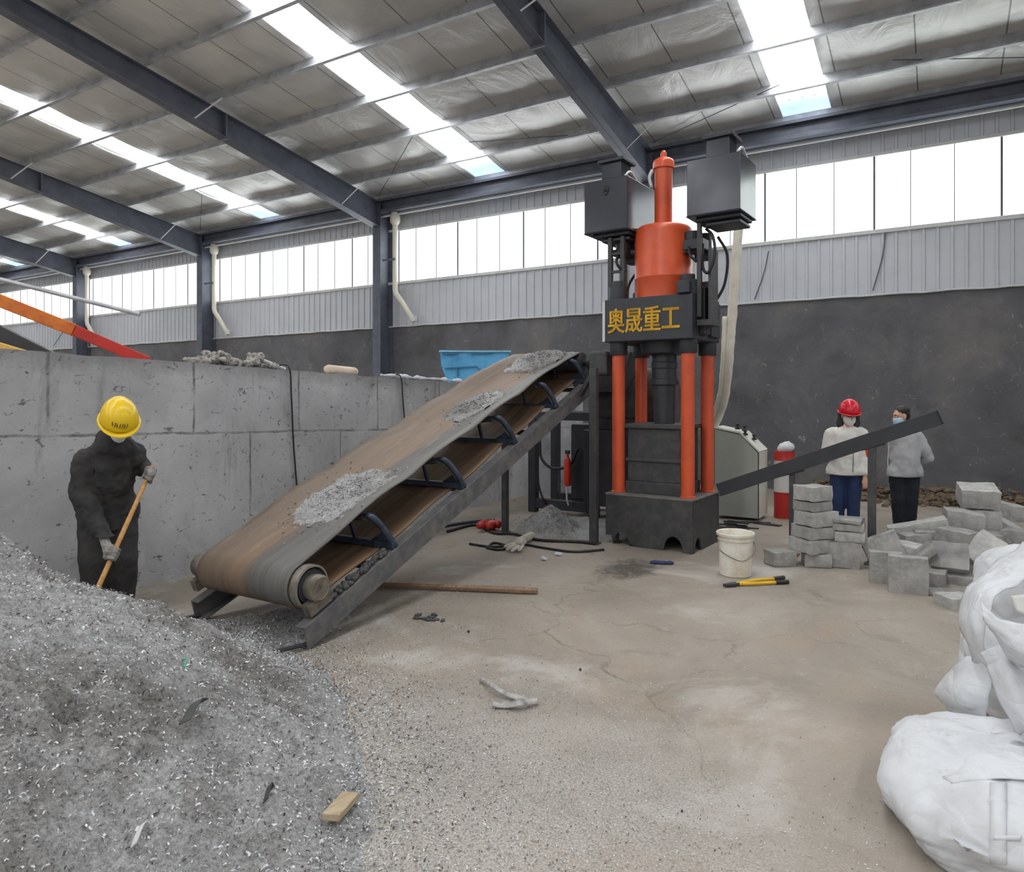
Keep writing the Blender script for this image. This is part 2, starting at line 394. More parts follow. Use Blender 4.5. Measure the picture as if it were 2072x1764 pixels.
def rot3(x=0, y=0, z=0): return (Matrix.Rotation(R(z), 3, 'Z') @ Matrix.Rotation(R(y), 3, 'Y') @ Matrix.Rotation(R(x), 3, 'X'))

# ================================================================= THE HALL
YW = 13.5; XL, XR = -46.0, 12.0; YB = -3.0
def roof_z(y): return 6.6+.155*(13.3-y)
def purl_z(y): return roof_z(y)-.2
g = MB().b2(XL, XR, -19.0, YW+.3, -.2, 0)
struct(g.build('floor', FLOOR), 'worn dusty concrete floor of the workshop')
struct(MB().b2(XL, XR, YW, YW+.3, 0, 3.42).build('wall_back', DWALL), 'dark scratched lower back wall')
def corrugated(x0, x1, z0, z1, y=YW):
    P = []; x = x0; per = .2
    while x < x1:
        for dx, d in ((0, 0), (.145, 0), (.155, .022), (.19, .022)): P.append((x+dx, y-.012-d))
        x += per
    P.append((x1, y-.012))
    return MB().grid([[Vector((a, b, z0)) for a, b in P], [Vector((a, b, z1)) for a, b in P]])
struct(corrugated(XL, XR, 3.42, 4.5).build('wall_back_cladding', CLAD, solid=.004), 'pale grey ribbed cladding above the dark wall')
struct(corrugated(XL, XR, 5.82, 6.45).build('wall_back_fascia', CLAD, solid=.004), 'ribbed grey band above the windows')
struct(MB().b2(XL, XR, YW-.06, YW+.02, 4.46, 4.53).build('trim_1', TRIM, bevel=.008), 'off-white sill strip under the windows')
struct(MB().b2(XL, XR, YW-.05, YW+.02, 5.78, 5.84).build('trim_2', TRIM, bevel=.008), 'off-white strip over the windows')
mb = MB(); P = []
for i in range(300):
    x = XL+(XR-XL)*i/299; P.append(Vector((x, YW-.03, 3.42+.018*noise.noise(Vector((x*2.3, 0, 0))))))
mb.tube(P, .017, 6); struct(mb.build('trim_3', TRIM), 'rough white mortar line on top of the dark wall')
# columns every 6.93 m
COLX = [-39.5, -32.6, -25.65, -18.72, -11.78, -4.85, 2.08, 9.0]
# windows, one per bay, seams modelled as thin mullions
edges = [XL]+COLX+[XR]
for i in range(len(edges)-1):
    x0, x1 = edges[i], edges[i+1]
    w = MB().b2(x0, x1, YW+.0, YW+.03, 4.5, 5.82).build('window_%d' % (i+1), WINM)
    struct(w, 'frosted bright strip window, bay %d along the back wall' % (i+1))
    s = MB(); x = x0+.3; k = 0
    while x < x1-.1:
        s.b2(x, x+(.014 if k % 3 else .032), YW-.02, YW+.01, 4.5, 5.82); x += .62 if k % 3 else .55; k += 1
    s.build('sheet_seam', STEEL, w)
# eave beam and gutter
struct(MB().b2(XL, XR, 13.0, 13.28, 6.17, 6.24).b2(XL, XR, 13.12, 13.16, 6.24, 6.46).b2(XL, XR, 13.0, 13.28, 6.44, 6.5).build('eave_beam', STEEL, bevel=.006), 'eave beam along the back wall')
struct(MB().tube([(XL, 13.2, 6.12), (XR, 13.2, 6.12)], .025, 8).build('trim_4', TRIM), 'thin white conduit under the eave beam')
# roof sheets between skylights
SKY = [(-36.9, -36.1), (-30.0, -29.2), (-23.05, -22.3), (-16.1, -15.3), (-8.92, -8.12), (-2.36, -1.58), (4.6, 5.4)]
def roofgrid(x0, x1, n):
    ys = list(np.linspace(YB, 13.45, 90)); G = []
    for y in ys:
        row = []
        for i in range(n+1):
            x = x0+(x1-x0)*i/n
            ph = math.sin(pi*((y-12.05) % 1.24)/1.24)
            sag = -.035*ph*abs(math.sin(pi*(x+60.25-.55)/1.1))-.02*ph*noise.noise(Vector((x*.9, y*.9, 1)))
            row.append(Vector((x, y, roof_z(y)+sag)))
        G.append(row)
    return MB().grid(G)
ed = [XL]+[k for s in SKY for k in s]+[XR]; mb = MB()
for i in range(0, len(ed), 2): 
    q = roofgrid(ed[i], ed[i+1], max(6, int((ed[i+1]-ed[i])*5))); mb.add(q.v, q.f)
struct(mb.build('ceiling', ROOF, smooth=True, solid=.03), 'silver foil roof lining between the purlins')
for i, (x0, x1) in enumerate(SKY):
    m = (x0+x1)/2; yc = 12.62
    mb = MB(); P0, P1 = [], []
    n = 24
    for k in range(n+1):
        x = x0+(x1-x0)*k/n; dz = .015*math.cos(2*pi*4*k/n)
        P0.append(Vector((x, YB, roof_z(YB)+dz))); P1.append(Vector((x, yc, roof_z(yc)+dz)))
    o = mb.grid([P0, P1]).build('window_%d' % (20+i), SKYM, smooth=True)
    struct(o, 'bright translucent skylight strip, number %d from the far end' % (i+1))
    MB().add([(x0, yc, roof_z(yc)), (x1, yc, roof_z(yc)), (x1, 13.4, roof_z(13.4)), (x0, 13.4, roof_z(13.4))], [(0, 1, 2, 3)]).build('clear_pane', BLUSKY, o)
    s = MB()
    for k in (1, 2, 3):
        x = x0+(x1-x0)*k/4; s.bar((x, YB, roof_z(YB)-.01), (x, yc, roof_z(yc)-.01), .008, .012)
    s.build('sheet_rib', PURL, o)
# unseen roof slope behind the ridge, added with its skylights for overhead light
YR = -19.0
def back_z(y): return roof_z(YB)-.155*(YB-y)
mb = MB()
for i in range(0, len(ed), 2): mb.add([(ed[i], YR, back_z(YR)), (ed[i+1], YR, back_z(YR)), (ed[i+1], YB, back_z(YB)), (ed[i], YB, back_z(YB))], [(0, 1, 2, 3)])
struct(mb.build('ceiling_unseen_slope', ROOF, solid=.03), 'silver foil lining on the unseen roof slope added for the light')
for i, (x0, x1) in enumerate(SKY):
    struct(MB().add([(x0, YR, back_z(YR)), (x1, YR, back_z(YR)), (x1, YB, back_z(YB)), (x0, YB, back_z(YB))], [(0, 1, 2, 3)]).build('window_%d' % (30+i), SKYM), 'translucent skylight strip added for overhead light on the unseen slope, number %d from the far end' % (i+1))
# purlins (Z sections)
py = 12.05; k = 0
while py > YB:
    z = purl_z(py)
    o = MB().b2(XL, XR, py-.004, py+.004, z, z+.19).b2(XL, XR, py-.07, py, z-.002, z+.006).b2(XL, XR, py, py+.07, z+.183, z+.19).b2(XL, XR, py-.074, py-.066, z, z+.02).build('roof_purlin', PURL)
    struct(o, 'galvanised roof purlin, row %d up from the eave' % (k+1)); py -= 1.24; k += 1
o = MB().b2(XL, XR, 13.1, 13.11, 6.44, 6.62).b2(XL, XR, 13.03, 13.11, 6.44, 6.45).build('roof_purlin', PURL); struct(o, 'galvanised purlin sitting on the eave beam')
# rafters with fly braces, columns
def rdepth(y): return .30+.035*(y-4) if y > 4 else .30
for i, x in enumerate(COLX):
    ys = [YB, 4.0, 8.7, 13.05]; hw = .115
    mb = MB()
    def sec(y):
        t = purl_z(y)-.005; b = t-rdepth(y); return t, b
    for a, b in zip(ys[:-1], ys[1:]):
        ta, ba = sec(a); tb, bb = sec(b)
        for z0, z1, w in ((0, .014, hw), ):
            mb.add([(x-w, a, ba), (x+w, a, ba), (x+w, b, bb), (x-w, b, bb), (x-w, a, ba+z1), (x+w, a, ba+z1), (x+w, b, bb+z1), (x-w, b, bb+z1)], [(0, 1, 2, 3), (4, 7, 6, 5), (0, 4, 5, 1), (2, 6, 7, 3), (1, 5, 6, 2), (0, 3, 7, 4)])
            mb.add([(x-w, a, ta-z1), (x+w, a, ta-z1), (x+w, b, tb-z1), (x-w, b, tb-z1), (x-w, a, ta), (x+w, a, ta), (x+w, b, tb), (x-w, b, tb)], [(0, 1, 2, 3), (4, 7, 6, 5), (0, 4, 5, 1), (2, 6, 7, 3), (1, 5, 6, 2), (0, 3, 7, 4)])
        w = .006
        mb.add([(x-w, a, ba), (x+w, a, ba), (x+w, b, bb), (x-w, b, bb), (x-w, a, ta), (x+w, a, ta), (x+w, b, tb), (x-w, b, tb)], [(0, 1, 2, 3), (4, 7, 6, 5), (0, 4, 5, 1), (2, 6, 7, 3), (1, 5, 6, 2), (0, 3, 7, 4)])
    o = mb.build('rafter_beam', STEEL); struct(o, 'slate grey steel rafter, frame %d from the far end' % (i+1))
    t, b = sec(8.7); MB().b2(x-hw, x+hw, 8.68, 8.72, b-.03, t).build('splice_plate', STEEL, o)
    for y in (12.05, 8.33, 4.61):
        t, b = sec(y-.3)
        MB().bar((x+.1, y-.3, b+.02), (x+.55, y-.02, purl_z(y)+.02), .045, .006).build('fly_brace', TRIM, o)
    c = MB().b2(x-.125, x+.125, 13.02, 13.035, 0, 6.4).b2(x-.125, x+.125, 13.465, 13.48, 0, 6.4).b2(x-.005, x+.005, 13.035, 13.465, 0, 6.4).build('steel_column', STEEL)
    struct(c, 'slate grey steel wall column, frame %d from the far end' % (i+1))
# roof bracing rods in the eave bays
for (xa, ya), (xb, yb) in (((-11.6, 12.9), (-8.9, 10.9)), ((-4.7, 12.9), (-2.2, 11.9)), ((-5.1, 12.3), (-8.2, 11.5)), ((1.9, 12.9), (-0.6, 11.9)), ((-18.5, 12.9), (-16.0, 11.2))):
    struct(MB().tube([(xa, ya, roof_z(ya)-.12), (xb, yb, roof_z(yb)-.12)], .008, 6).build('bracing_rod', STEEL))
# rain downpipes beside the columns
for i, (x, lab) in enumerate(((-11.34, 'cream downpipe on the column nearest the orange press'), (-18.28, 'cream downpipe on the second column left of the press'), (-25.2, 'cream downpipe on the far left column behind the orange boom'))):
    t = thing('downpipe', lab, 'pipe', (x, 13.2, 3.5), 0, 'rain downpipes along the back wall')
    MB().tube([(x, 13.2, 6.0), (x, 13.2, 4.28), (x+.03, 13.2, 4.18), (x+.2, 13.22, 3.98), (x+.46, 13.3, 3.56), (x+.5, 13.32, 3.5)], .065, 14).build('pipe', CREAM, t, smooth='auto')
    MB().lathe([(.07, 5.86), (.12, 5.93), (.125, 6.06), (.1, 6.1), (.1, 6.16)], (x, 13.2, 0), 16).build('funnel', CREAM, t, smooth='auto')
    MB().b2(x-.32, x+.07, 13.1, 13.13, 5.0, 5.04).build('bracket', STEEL, t)
    MB().lathe([(.072, 3.5), (.08, 3.5), (.08, 3.6), (.07, 3.62)], (x+.5, 13.32, 0), 14).build('outlet_collar', TRIM, t, smooth='auto')

# partition of cast concrete on the left
XW = -6.05
def wtop(y): return 2.13-.028*y
mb = MB(); P = []; ysn = np.linspace(-3, 10.6, 120)
rows = [[], [], [], []]
for y in ysn:
    e = .018*noise.noise(Vector((y*3, 1, 0)))
    z = wtop(y)+e
    for r, (xx, zz) in zip(rows, ((XW, 0), (XW, z), (XW-.3, z+.01*noise.noise(Vector((y*4, 7, 0)))), (XW-.3, 0))): r.append(Vector((xx, y, zz)))
mb.grid(rows); n = len(ysn); mb.f += [(0, n, 2*n, 3*n), (n-1, 4*n-1, 3*n-1, 2*n-1)]
struct(mb.build('wall_left', CWALL), 'cast concrete bunker wall on the left')
struct(MB().b2(-6.05, -5.2, 10.62, 10.9, 0, 1.85).build('wall_left_return', CWALL), 'short return of the concrete bunker wall')

# ================================================================= BELT CONVEYOR
TH = math.atan(.386); CT, ST = math.cos(TH), math.sin(TH)
def cv(x, s, n): return Vector((x, 3.32+s*CT-n*ST, s*ST+n*CT))
XN, XF = -3.60, -4.82; XM = (XN+XF)/2
conv = thing('belt_conveyor', 'inclined belt conveyor with brown and grey rubber belt rising to the press', 'conveyor', (XM, 5.6, 0))
def rail(x, sgn, s1):
    mb = MB(); h, w, t = .165, .09, .014
    poly = [(0, 0), (w, 0), (w, t), (t, t), (t, h-t), (w, h-t), (w, h), (0, h)]
    a = [cv(x-sgn*px, 0.0 if pn < .08 else .02, pn) for px, pn in poly]; b = [cv(x-sgn*px, s1, pn) for px, pn in poly]; n = len(poly)
    mb.add(a+b, [tuple(range(n)), tuple(reversed(range(n, 2*n)))]+[(i, i+n, (i+1) % n+n, (i+1) % n) for i in range(n)])
    return mb.build('side_rail', RAIL, conv, bevel=.004)
rail(XN, 1, 5.0); rail(XF, -1, 5.0)
for s in (.9, 2.2, 3.5, 4.8): MB().bar(cv(XF+.07, s, .05), cv(XN-.07, s, .05), .05, .05).build('cross_member', BLK2, conv)
# belt
XB0, XB1 = XM-.49, XM+.47
path = []
ds, dn, dr = .225, .338, .152; es, en, er = 4.95, .355, .12
for k in range(13): a = R(-95+ -180*k/12); path.append((ds+dr*math.cos(a), dn+dr*math.sin(a), 0))
path = path[::1]
for k in range(1, 46):
    f = k/46; s = ds+(es-ds)*f; n = (dn+dr)*(1-f)+(en+er)*f+.012*math.sin(pi*f)
    path.append((s, n, min(1, f*5, (1-f)*7)))
for k in range(11): a = R(90-180*k/10); path.append((es+er*math.cos(a), en+er*math.sin(a), 0))
for k in range(1, 40):
    f = k/40; s = es+(ds-es)*f; n = (en-er)*(1-f)+(dn-dr)*f-.05*math.sin(pi*f)-.012*math.sin(2*pi*f*4)
    path.append((s, n, 0))
path.append(path[0]); G = []
IDL = [1.01, 2.01, 2.97, 3.92, 4.72]
def trough(s, q, tr):
    """height of the troughed belt above its centre line, q from -1 to 1 across"""
    e = max(0, abs(q)-.34)/.66
    near = min(abs(s-i) for i in IDL)
    return tr*e*(.062-.026*min(1, near/.45)**2)
for s, n, tr in path:
    G.append([cv(XB0+(XB1-XB0)*(q+1)/2, s, n+trough(s, q, tr)-.02*tr*(1-q*q)) for q in np.linspace(-1, 1, 19)])
belt = MB().grid(G).build('belt', BELT, conv, smooth=True, solid=.012)
# tail drum, bearing, hubs
c = cv(0, ds, dn)
MB().lathe([(0, XB0-.03), (.14, XB0-.03), (dr-.012, XB0), (dr-.012, XB1+.015), (dr-.002, XB1+.02), (dr-.002, XB1+.075), (.135, XB1+.08), (.13, XB1+.02), (0, XB1+.02)], (0, c.y, c.z), 40, 'x').build('tail_drum', RUST, conv, smooth='auto')
MB().lathe([(0, XB1+.03), (.118, XB1+.03), (.118, XB1+.07), (.06, XB1+.075)], (0, c.y, c.z), 28, 'x').lathe([(.05, XB0-.14), (.05, XB1+.12)], (0, c.y, c.z), 20, 'x').build('drum_shaft', BLK, conv, smooth='auto')
for x, nm in ((XB1+.10, 'bearing_housing'), (XB0-.16, 'bearing_housing')):
    MB().lathe([(0, x-.03), (.085, x-.03), (.092, x), (.09, x+.05), (.075, x+.062), (.07, x+.058), (0, x+.058)], (0, c.y, c.z), 28, 'x').box((x, c.y+.02, c.z-.11), (.06, .2, .09), rot3(x=math.degrees(TH))).build(nm, RUST, conv, smooth='auto')
e = cv(0, es, en)
MB().lathe([(0, XB0-.02), (er-.01, XB0-.02), (er-.01, XB1+.02), (0, XB1+.02)], (0, e.y, e.z), 32, 'x').build('head_drum', BLK2, conv, smooth='auto')
MB().lathe([(.045, XB0-.16), (.045, XB1+.16)], (0, e.y, e.z), 16, 'x').lathe([(0, XB1+.1), (.1, XB1+.1), (.1, XB1+.16), (0, XB1+.16)], (0, e.y, e.z), 20, 'x').build('head_shaft', BLK, conv, smooth='auto')
mb = MB().b2(XB1+.16, XB1+.40, e.y-.16, e.y+.18, e.z-.17, e.z+.12); mb.build('gear_motor', BLK2, conv, bevel=.03)
# idler stations
for k, s in enumerate(IDL):
    st = MB().bar(cv(XF+.01, s, .19), cv(XN-.01, s, .19), .055, .05).bar(cv(XM-.2, s, .21), cv(XM-.2, s, .39), .03, .03).bar(cv(XM+.2, s, .21), cv(XM+.2, s, .39), .03, .03).build('idler_frame', GREYST, conv, bevel=.004)
    for sg, xe in ((1, XN), (-1, XF)):
        xb = XB1 if sg > 0 else XB0
        arc = bez([cv(xe-.03*sg, s+.02, .165), cv(xe-.045*sg, s-.01, .30), cv(xe-.08*sg, s-.03, .40), cv(xe-.12*sg, s-.05, .462), cv(xb-.06*sg, s-.05, .468)], 6)
        MB().tube(arc, [.028]*(len(arc)-4)+[.024, .02, .016, .012], 8).build('idler_arm', GREYST, st, smooth=True)
        MB().prism([(xe-.06*sg, 0), (xe-.26*sg, 0), (xe-.22*sg, .03), (xe-.10*sg, .10)], -.006, .006, Matrix.Translation(cv(0, s, .2)) @ Matrix.Rotation(TH, 4, 'X')).build('gusset', GREYST, st)
        MB().cyl(cv(XM+sg*.17, s-.05,   .43), cv(xb-.05*sg, s-.05, .452), .03, None, 16).build('roller', BLK2, st, smooth='auto')
    MB().cyl(cv(XM-.15, s-.05, .42), cv(XM+.15, s-.05, .42), .03, None, 16).build('roller', BLK2, st, smooth='auto')
# legs and skid spikes
for x, y, w, top in ((-3.40, 7.42, .085, 2.02), (-4.62, 7.45, .07, 1.62)):
    MB().b2(x-w/2, x+w/2, y-w/2, y+w/2, .0, top).b2(x-w*.8, x+w*.8, y-w*.8, y+w*.8, 0, .012).build('leg', BLK2, conv, bevel=.004)
MB().bar((-3.40, 7.42, 1.98), cv(XN, 4.5, .1), .05, .05).build('leg_bracket', BLK2, conv)
for x in (XN-.02, XF+.02):
    MB().tube([cv(x, .03, .03), (x-.1, 3.06, .035)], .014, 8).build('anchor_spike', BLK, conv)
# cleaning scraper muck on the near rail
def chipheap(name, label, pts, hgt, parent=None, seed=0, flakes=900):
    """thin drift of bright chips on the belt: pts = (s0, s1, q0, q1)"""
    s0, s1, q0, q1 = pts; G = []; n = 46
    top = lambda s: np.interp(s, [p[0] for p in path[13:58]], [p[1] for p in path[13:58]])
    trv = lambda s: np.interp(s, [p[0] for p in path[13:58]], [p[2] for p in path[13:58]])
    def P(s, q, h): return cv(XB0+(XB1-XB0)*(q+1)/2, s, top(s)+trough(s, q, trv(s))-.02*trv(s)*(1-q*q)+.007+h)
    def H(a, b):
        d = a*a+b*b; w = noise.fractal(Vector((a*2+seed, b*2, seed)), .8, 2, 5)
        return hgt*max(0, 1-d*(1+.5*w))**.6*(1+.5*w)+.012*noise.noise(Vector((a*16, b*16, seed))) if d*(1+.5*w) < 1 else -.02
    mb = MB()
    for i in range(n+1):
        r = []
        for j in range(n+1):
            a, b = 2*i/n-1, 2*j/n-1; r.append(P((s0+s1)/2+a*(s1-s0)/2, (q0+q1)/2+b*(q1-q0)/2, H(a, b)))
        G.append(r)
    mb.grid(G)
    for _ in range(flakes):
        a, b = random.gauss(0, .5), random.gauss(0, .5)
        if abs((q0+q1)/2+b*(q1-q0)/2) > .95: continue
        h = H(a, b) if abs(a) < 1 and abs(b) < 1 else 0
        p = P((s0+s1)/2+a*(s1-s0)/2, (q0+q1)/2+b*(q1-q0)/2, max(h, 0)+.004)
        d = Vector((random.uniform(-1, 1), random.uniform(-1, 1), random.uniform(-.4, .6)))*.012; e2 = Vector((-d.y, d.x, random.uniform(-.01, .01)))*.5
        mb.add([p-d, p+e2, p+d, p-e2], [(0, 1, 2, 3)])
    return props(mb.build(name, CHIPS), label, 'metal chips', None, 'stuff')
chipheap('metal_chips', 'drift of shiny metal chips low on the conveyor belt', (.68, 1.66, -.58, .72), .035, seed=3)
chipheap('metal_chips', 'drift of metal chips halfway up the conveyor belt', (2.75, 3.6, -.35, .6), .045, seed=7)
chipheap('metal_chips', 'heap of metal chips at the top end of the conveyor belt', (4.25, 5.03, -.55, .75), .075, seed=9)
mb = MB()
for i in range(60):
    s = random.uniform(.25, .95); p = cv(XN-.03-random.random()*.05, s, .175+random.random()*.02*(1.3-s))
    sph(mb, p, (.015+random.random()*.02, .02+random.random()*.02, .012+random.random()*.015), rot3(z=random.uniform(0, 90)), 7, 5)
props(mb.build('swarf_muck', BLK2), 'dark muck and swarf caked on the near conveyor rail beside the bearing', 'swarf', None, 'stuff')

# ================================================================= BRIQUETTE PRESS
PO = (-2.759, 7.896, 0); PRZ = R(-3.7)
press = thing('hydraulic_press', 'tall four-column hydraulic press with orange cylinder, charcoal tanks and yellow lettering', 'press', PO, PRZ)
def pb(mb, name, mat, parent=None, **k):
    for q in mb.v:
        if q.z > 1.9: q.z = 1.72+(q.z-1.7)*1.045
    return mb.build(name, mat, parent or press, world=False, **k)
# base with arched cut-outs
bx, y0, y1, bz = .52, -.40, .46, .56
def arch(x, r, z0=0.0): return [(x-r*math.cos(pi*k/10), z0+r*1.5*math.sin(pi*k/10)) for k in range(11)]
poly = [(-bx, .1), (-bx, bz), (bx, bz), (bx, 0), (bx-.07, 0)]+list(reversed(arch(.30, .11)))+[(-.10, 0.0), (-.2, .02)]+list(reversed(arch(-.32, .10)))+[(-.45, .1)]
b = MB().prism(poly, y0, y0+.03).b2(-bx, bx, y1-.03, y1, .02, bz).b2(-bx, -bx+.03, y0+.03, y1-.03, .1, bz)
side = [(y0+.03, 0), (y0+.06, 0)]+arch(-.22, .1)+[(y1-.03, .0), (y1-.03, bz), (y0+.03, bz)]
b.prism(side, -bx, -bx+.03, Matrix(((0, -1, 0, 0), (1, 0, 0, 0), (0, 0, 1, 0), (0, 0, 0, 1))))
pb(b, 'base_frame', BLK2, bevel=.006)
pb(MB().b2(-bx-.005, bx+.005, y0-.005, y1+.005, bz, bz+.025), 'base_plate', paint('gritty_base_plate', (120, 118, 114), .7, .1, .4, 12, .3), bevel=.006)
for x, y in ((bx-.06, y0+.08), (-bx+.1, y0+.1), (bx-.06, y1-.1)):
    pb(MB().lathe([(.05, 0), (.055, .015), (.02, .02), (.02, .12)], (x, y, 0), 16), 'levelling_foot', BLK, smooth='auto')
CXS, CY0, CY1 = .418, -.27, .35
for x in (-CXS, CXS):
    for y in (CY0, CY1):
        col = pb(MB().lathe([(.085, bz+.02), (.085, bz+.04), (.074, bz+.045), (.074, 2.2)], (x, y, 0), 32), 'column', ORG, smooth='auto')
        pb(MB().lathe([(.096, 2.13), (.102, 2.14), (.102, 2.28), (.1, 2.28)], (x, y, 0), 32), 'column_nut', BLK, col, smooth='auto')
        pb(MB().lathe([(.115, 2.74), (.115, 2.89), (.08, 2.90), (.08, 2.95), (0, 2.95)], (x, y, 0), 6 if y > 0 else 32), 'top_nut', BLK, col, smooth='auto')
# crosshead with chamfered right side
hx = .525
cr = pb(MB().b2(-hx, hx, -.42, .46, 2.27, 2.74), 'crosshead', BLK, bevel=.012)
pb(MB().b2(-hx-.02, -hx+.01, -.43, -.36, 2.28, 2.72), 'edge_strip', TRIM, cr)
pb(MB().b2(hx-.16, hx-.02, -.46, -.36, 2.74, 2.87), 'column_shroud', BLK, cr, bevel=.01)
pb(MB().b2(hx, hx+.06, -.2, -.02, 2.33, 2.82).b2(hx, hx+.03, .1, .4, 2.32, 2.7), 'side_rib', BLK, cr, bevel=.006)
# maker's lettering on the crosshead
fc = bpy.data.curves.new('lettering', 'FONT'); fc.body = '奥晟重工'; fc.size = .225; fc.extrude = .004; fc.space_character = .98
fo = bpy.data.objects.new('lettering_curve', fc); COL.objects.link(fo)
me = bpy.data.meshes.new_from_object(fo.evaluated_get(bpy.context.evaluated_depsgraph_get())); bpy.data.objects.remove(fo)
xs = [v.co.x for v in me.vertices]; ysv = [v.co.y for v in me.vertices]
sx = .86/(max(xs)-min(xs)); sz = .265/(max(ysv)-min(ysv)); mx, my = (max(xs)+min(xs))/2, (max(ysv)+min(ysv))/2
for v in me.vertices: v.co = Vector(((v.co.x-mx)*sx-.045, -.426-v.co.z, (v.co.y-my)*sz*1.045+2.556))
bm = bmesh.new()
for dx, dz in ((-.0035, 0), (.0035, 0), (0, .0025), (0, -.0025)):
    m2 = me.copy(); m2.transform(Matrix.Translation((dx, -abs(dx)*.1, dz))); bm.from_mesh(m2); bpy.data.meshes.remove(m2)
bm.to_mesh(me); bm.free()
lo = bpy.data.objects.new('lettering', me); COL.objects.link(lo); me.materials.clear(); me.materials.append(GOLD); lo.parent = cr
lo['label'] = 'yellow painted Chinese characters on the crosshead'
# main cylinder and prefill cylinder
yc = .03
mc = pb(MB().lathe([(.32, 2.74), (.33, 2.75), (.33, 2.97), (.333, 2.975), (.333, 2.985), (.33, 2.99), (.33, 3.47), (.32, 3.52), (.29, 3.55), (.2, 3.56), (0, 3.56)], (.01, yc, 0), 56), 'main_cylinder', ORG, smooth='auto')
pb(MB().lathe([(.122, 3.56), (.122, 3.58), (.103, 3.59), (.103, 4.20), (.124, 4.205), (.124, 4.27), (.112, 4.30), (.06, 4.33), (.035, 4.34), (.035, 4.38), (.02, 4.41), (0, 4.42)], (.01, yc, 0), 40), 'upper_cylinder', ORG, mc, smooth='auto')
pb(MB().tube(bez([(-.10, yc-.06, 4.20), (-.13, yc-.08, 4.12), (-.11, yc-.07, 4.0)], 4), .02, 8), 'hose_fitting', TRIM, mc, smooth=True)
# ram, mould box
rm = pb(MB().lathe([(.28, 2.27), (.28, 2.25), (.26, 2.15), (.24, 2.14), (.14, 2.135), (.14, 2.06), (.15, 2.05), (.15, 1.99), (.14, 1.98), (.14, 1.90), (.16, 1.895), (.16, 1.83), (.13, 1.82), (.12, 1.37), (0, 1.37)], (.02, yc, 0), 40), 'ram', BLK, smooth='auto')
pb(MB().b2(-.34, .34, -.25, .33, bz+.025, .72).b2(-.32, .32, -.23, .31, .72, 1.33).b2(-.36, .36, -.27, .35, 1.33, 1.38).b2(-.34, .34, -.255, -.23, .95, .99), 'mould_box', BLK2, bevel=.008)
# oil tanks on their frames
def tank(x0, z0, lab, w, d):
    f = MB(); y = -.40; H_ = .57
    tk = pb(MB().b2(x0, x0+w, y, y+d, z0, z0+H_).b2(x0-.008, x0+w+.008, y-.008, y+d+.008, z0-.012, z0), 'oil_tank', TANK, bevel=.006)
    pb(MB().b2(x0+w*.5-.13, x0+w*.5+.12, y+.16, y+.42, z0+H_, z0+.80), 'breather_duct', TANK, tk, bevel=.004)
    pb(MB().b2(x0+w*.5-.165, x0+w*.5+.17, y+.12, y+.46, z0+.80, z0+.835), 'duct_cap', BLK, tk, bevel=.004)
    pb(MB().tube(bez([(x0+w-.03, y+.01, z0+H_), (x0+w-.01, y+.1, z0+H_+.06), (x0+w-.02, y+.3, z0+H_)], 4), .014, 8), 'lifting_eye', TRIM, tk, smooth=True)
    for k in range(2): f.b2(x0+.07+.09*k, x0+w-.02-.02*k, y+.08+.05*k, y+d-.06, z0-.05-.05*k, z0-.012-.05*k)
    pb(f, 'tank_saddle', BLK, tk, bevel=.01)
    return tk
tl = tank(-.80, 3.51, 'l', .555, .82); tr = tank(.455, 3.53, 'r', .575, .56)
pb(MB().cyl((-.52, -.405, 3.93), (-.52, -.41, 3.93), .03, None, 16).cyl((-.51, -.402, 3.97), (-.51, -.41, 3.97), .036, None, 16), 'sight_port', RUBBER, tl, smooth='auto')
fr = MB()
for x in (-.52, -.36): fr.b2(x-.025, x+.025, -.30, -.25, 2.74, 3.45)
for x in (-.52,): fr.b2(x-.02, x+.02, .1, .15, 2.74, 3.45)
fr.b2(-.52, -.36, -.29, -.26, 3.05, 3.08).b2(-.52, -.36, -.29, -.26, 3.25, 3.28)
pb(fr, 'tank_post', BLK2, bevel=.004)
pb(MB().b2(.53, .575, -.30, -.25, 2.50, 3.47).b2(.65, .68, -.28, -.05, 2.46, 3.2).b2(.53, .69, -.30, -.02, 2.41, 2.47).b2(.575, .66, -.05, -.03, 2.47, 3.0), 'tank_post', BLK2, bevel=.004)
# valves, pumps and hoses round the cylinder head
for x, y, z, r, h in ((-.43, -.12, 3.31, .09, .18), (-.36, .05, 3.25, .07, .2), (.40, -.05, 3.27, .1, .17), (.47, .12, 3.22, .08, .22)):
    v = MB(); v.cyl((x, y, z), (x, y, z+h), r, None, 18).b2(x-.09, x+.09, y-.09, y+.09, z-.06, z+.02); pb(v, 'valve_block', BLK, bevel=.006)
pb(MB().cyl((-.45, -.1, 3.30), (-.30, -.05, 3.30), .05, None, 14), 'manifold_pipe', BLK, smooth='auto')
pb(MB().cyl((.45, -.1, 3.30), (.30, -.05, 3.30), .06, None, 14), 'manifold_pipe', BLK, smooth='auto')
pb(MB().b2(.34, .56, -.2, .0, 3.23, 3.34), 'manifold_block', BLK, bevel=.006)

for pts in ([(.60, -.2, 3.42), (.70, -.28, 3.32), (.73, -.3, 3.12), (.66, -.3, 2.95), (.58, -.25, 3.02), (.56, -.2, 3.27)], [(.40, -.2, 3.25), (.47, -.33, 3.14), (.53, -.3, 3.07)], [(-.44, -.2, 3.29), (-.42, -.32, 3.17), (-.38, -.3, 3.09), (-.33, -.25, 3.07)], [(-.36, .2, 3.17), (-.46, .1, 2.97), (-.47, .05, 2.74)], [(.66, .0, 3.37), (.75, .05, 3.17), (.72, .05, 2.87), (.62, .02, 2.67)]):
    pb(MB().tube(bez(pts, 8), .016, 8), 'hydraulic_hose', RUBBER, smooth=True)

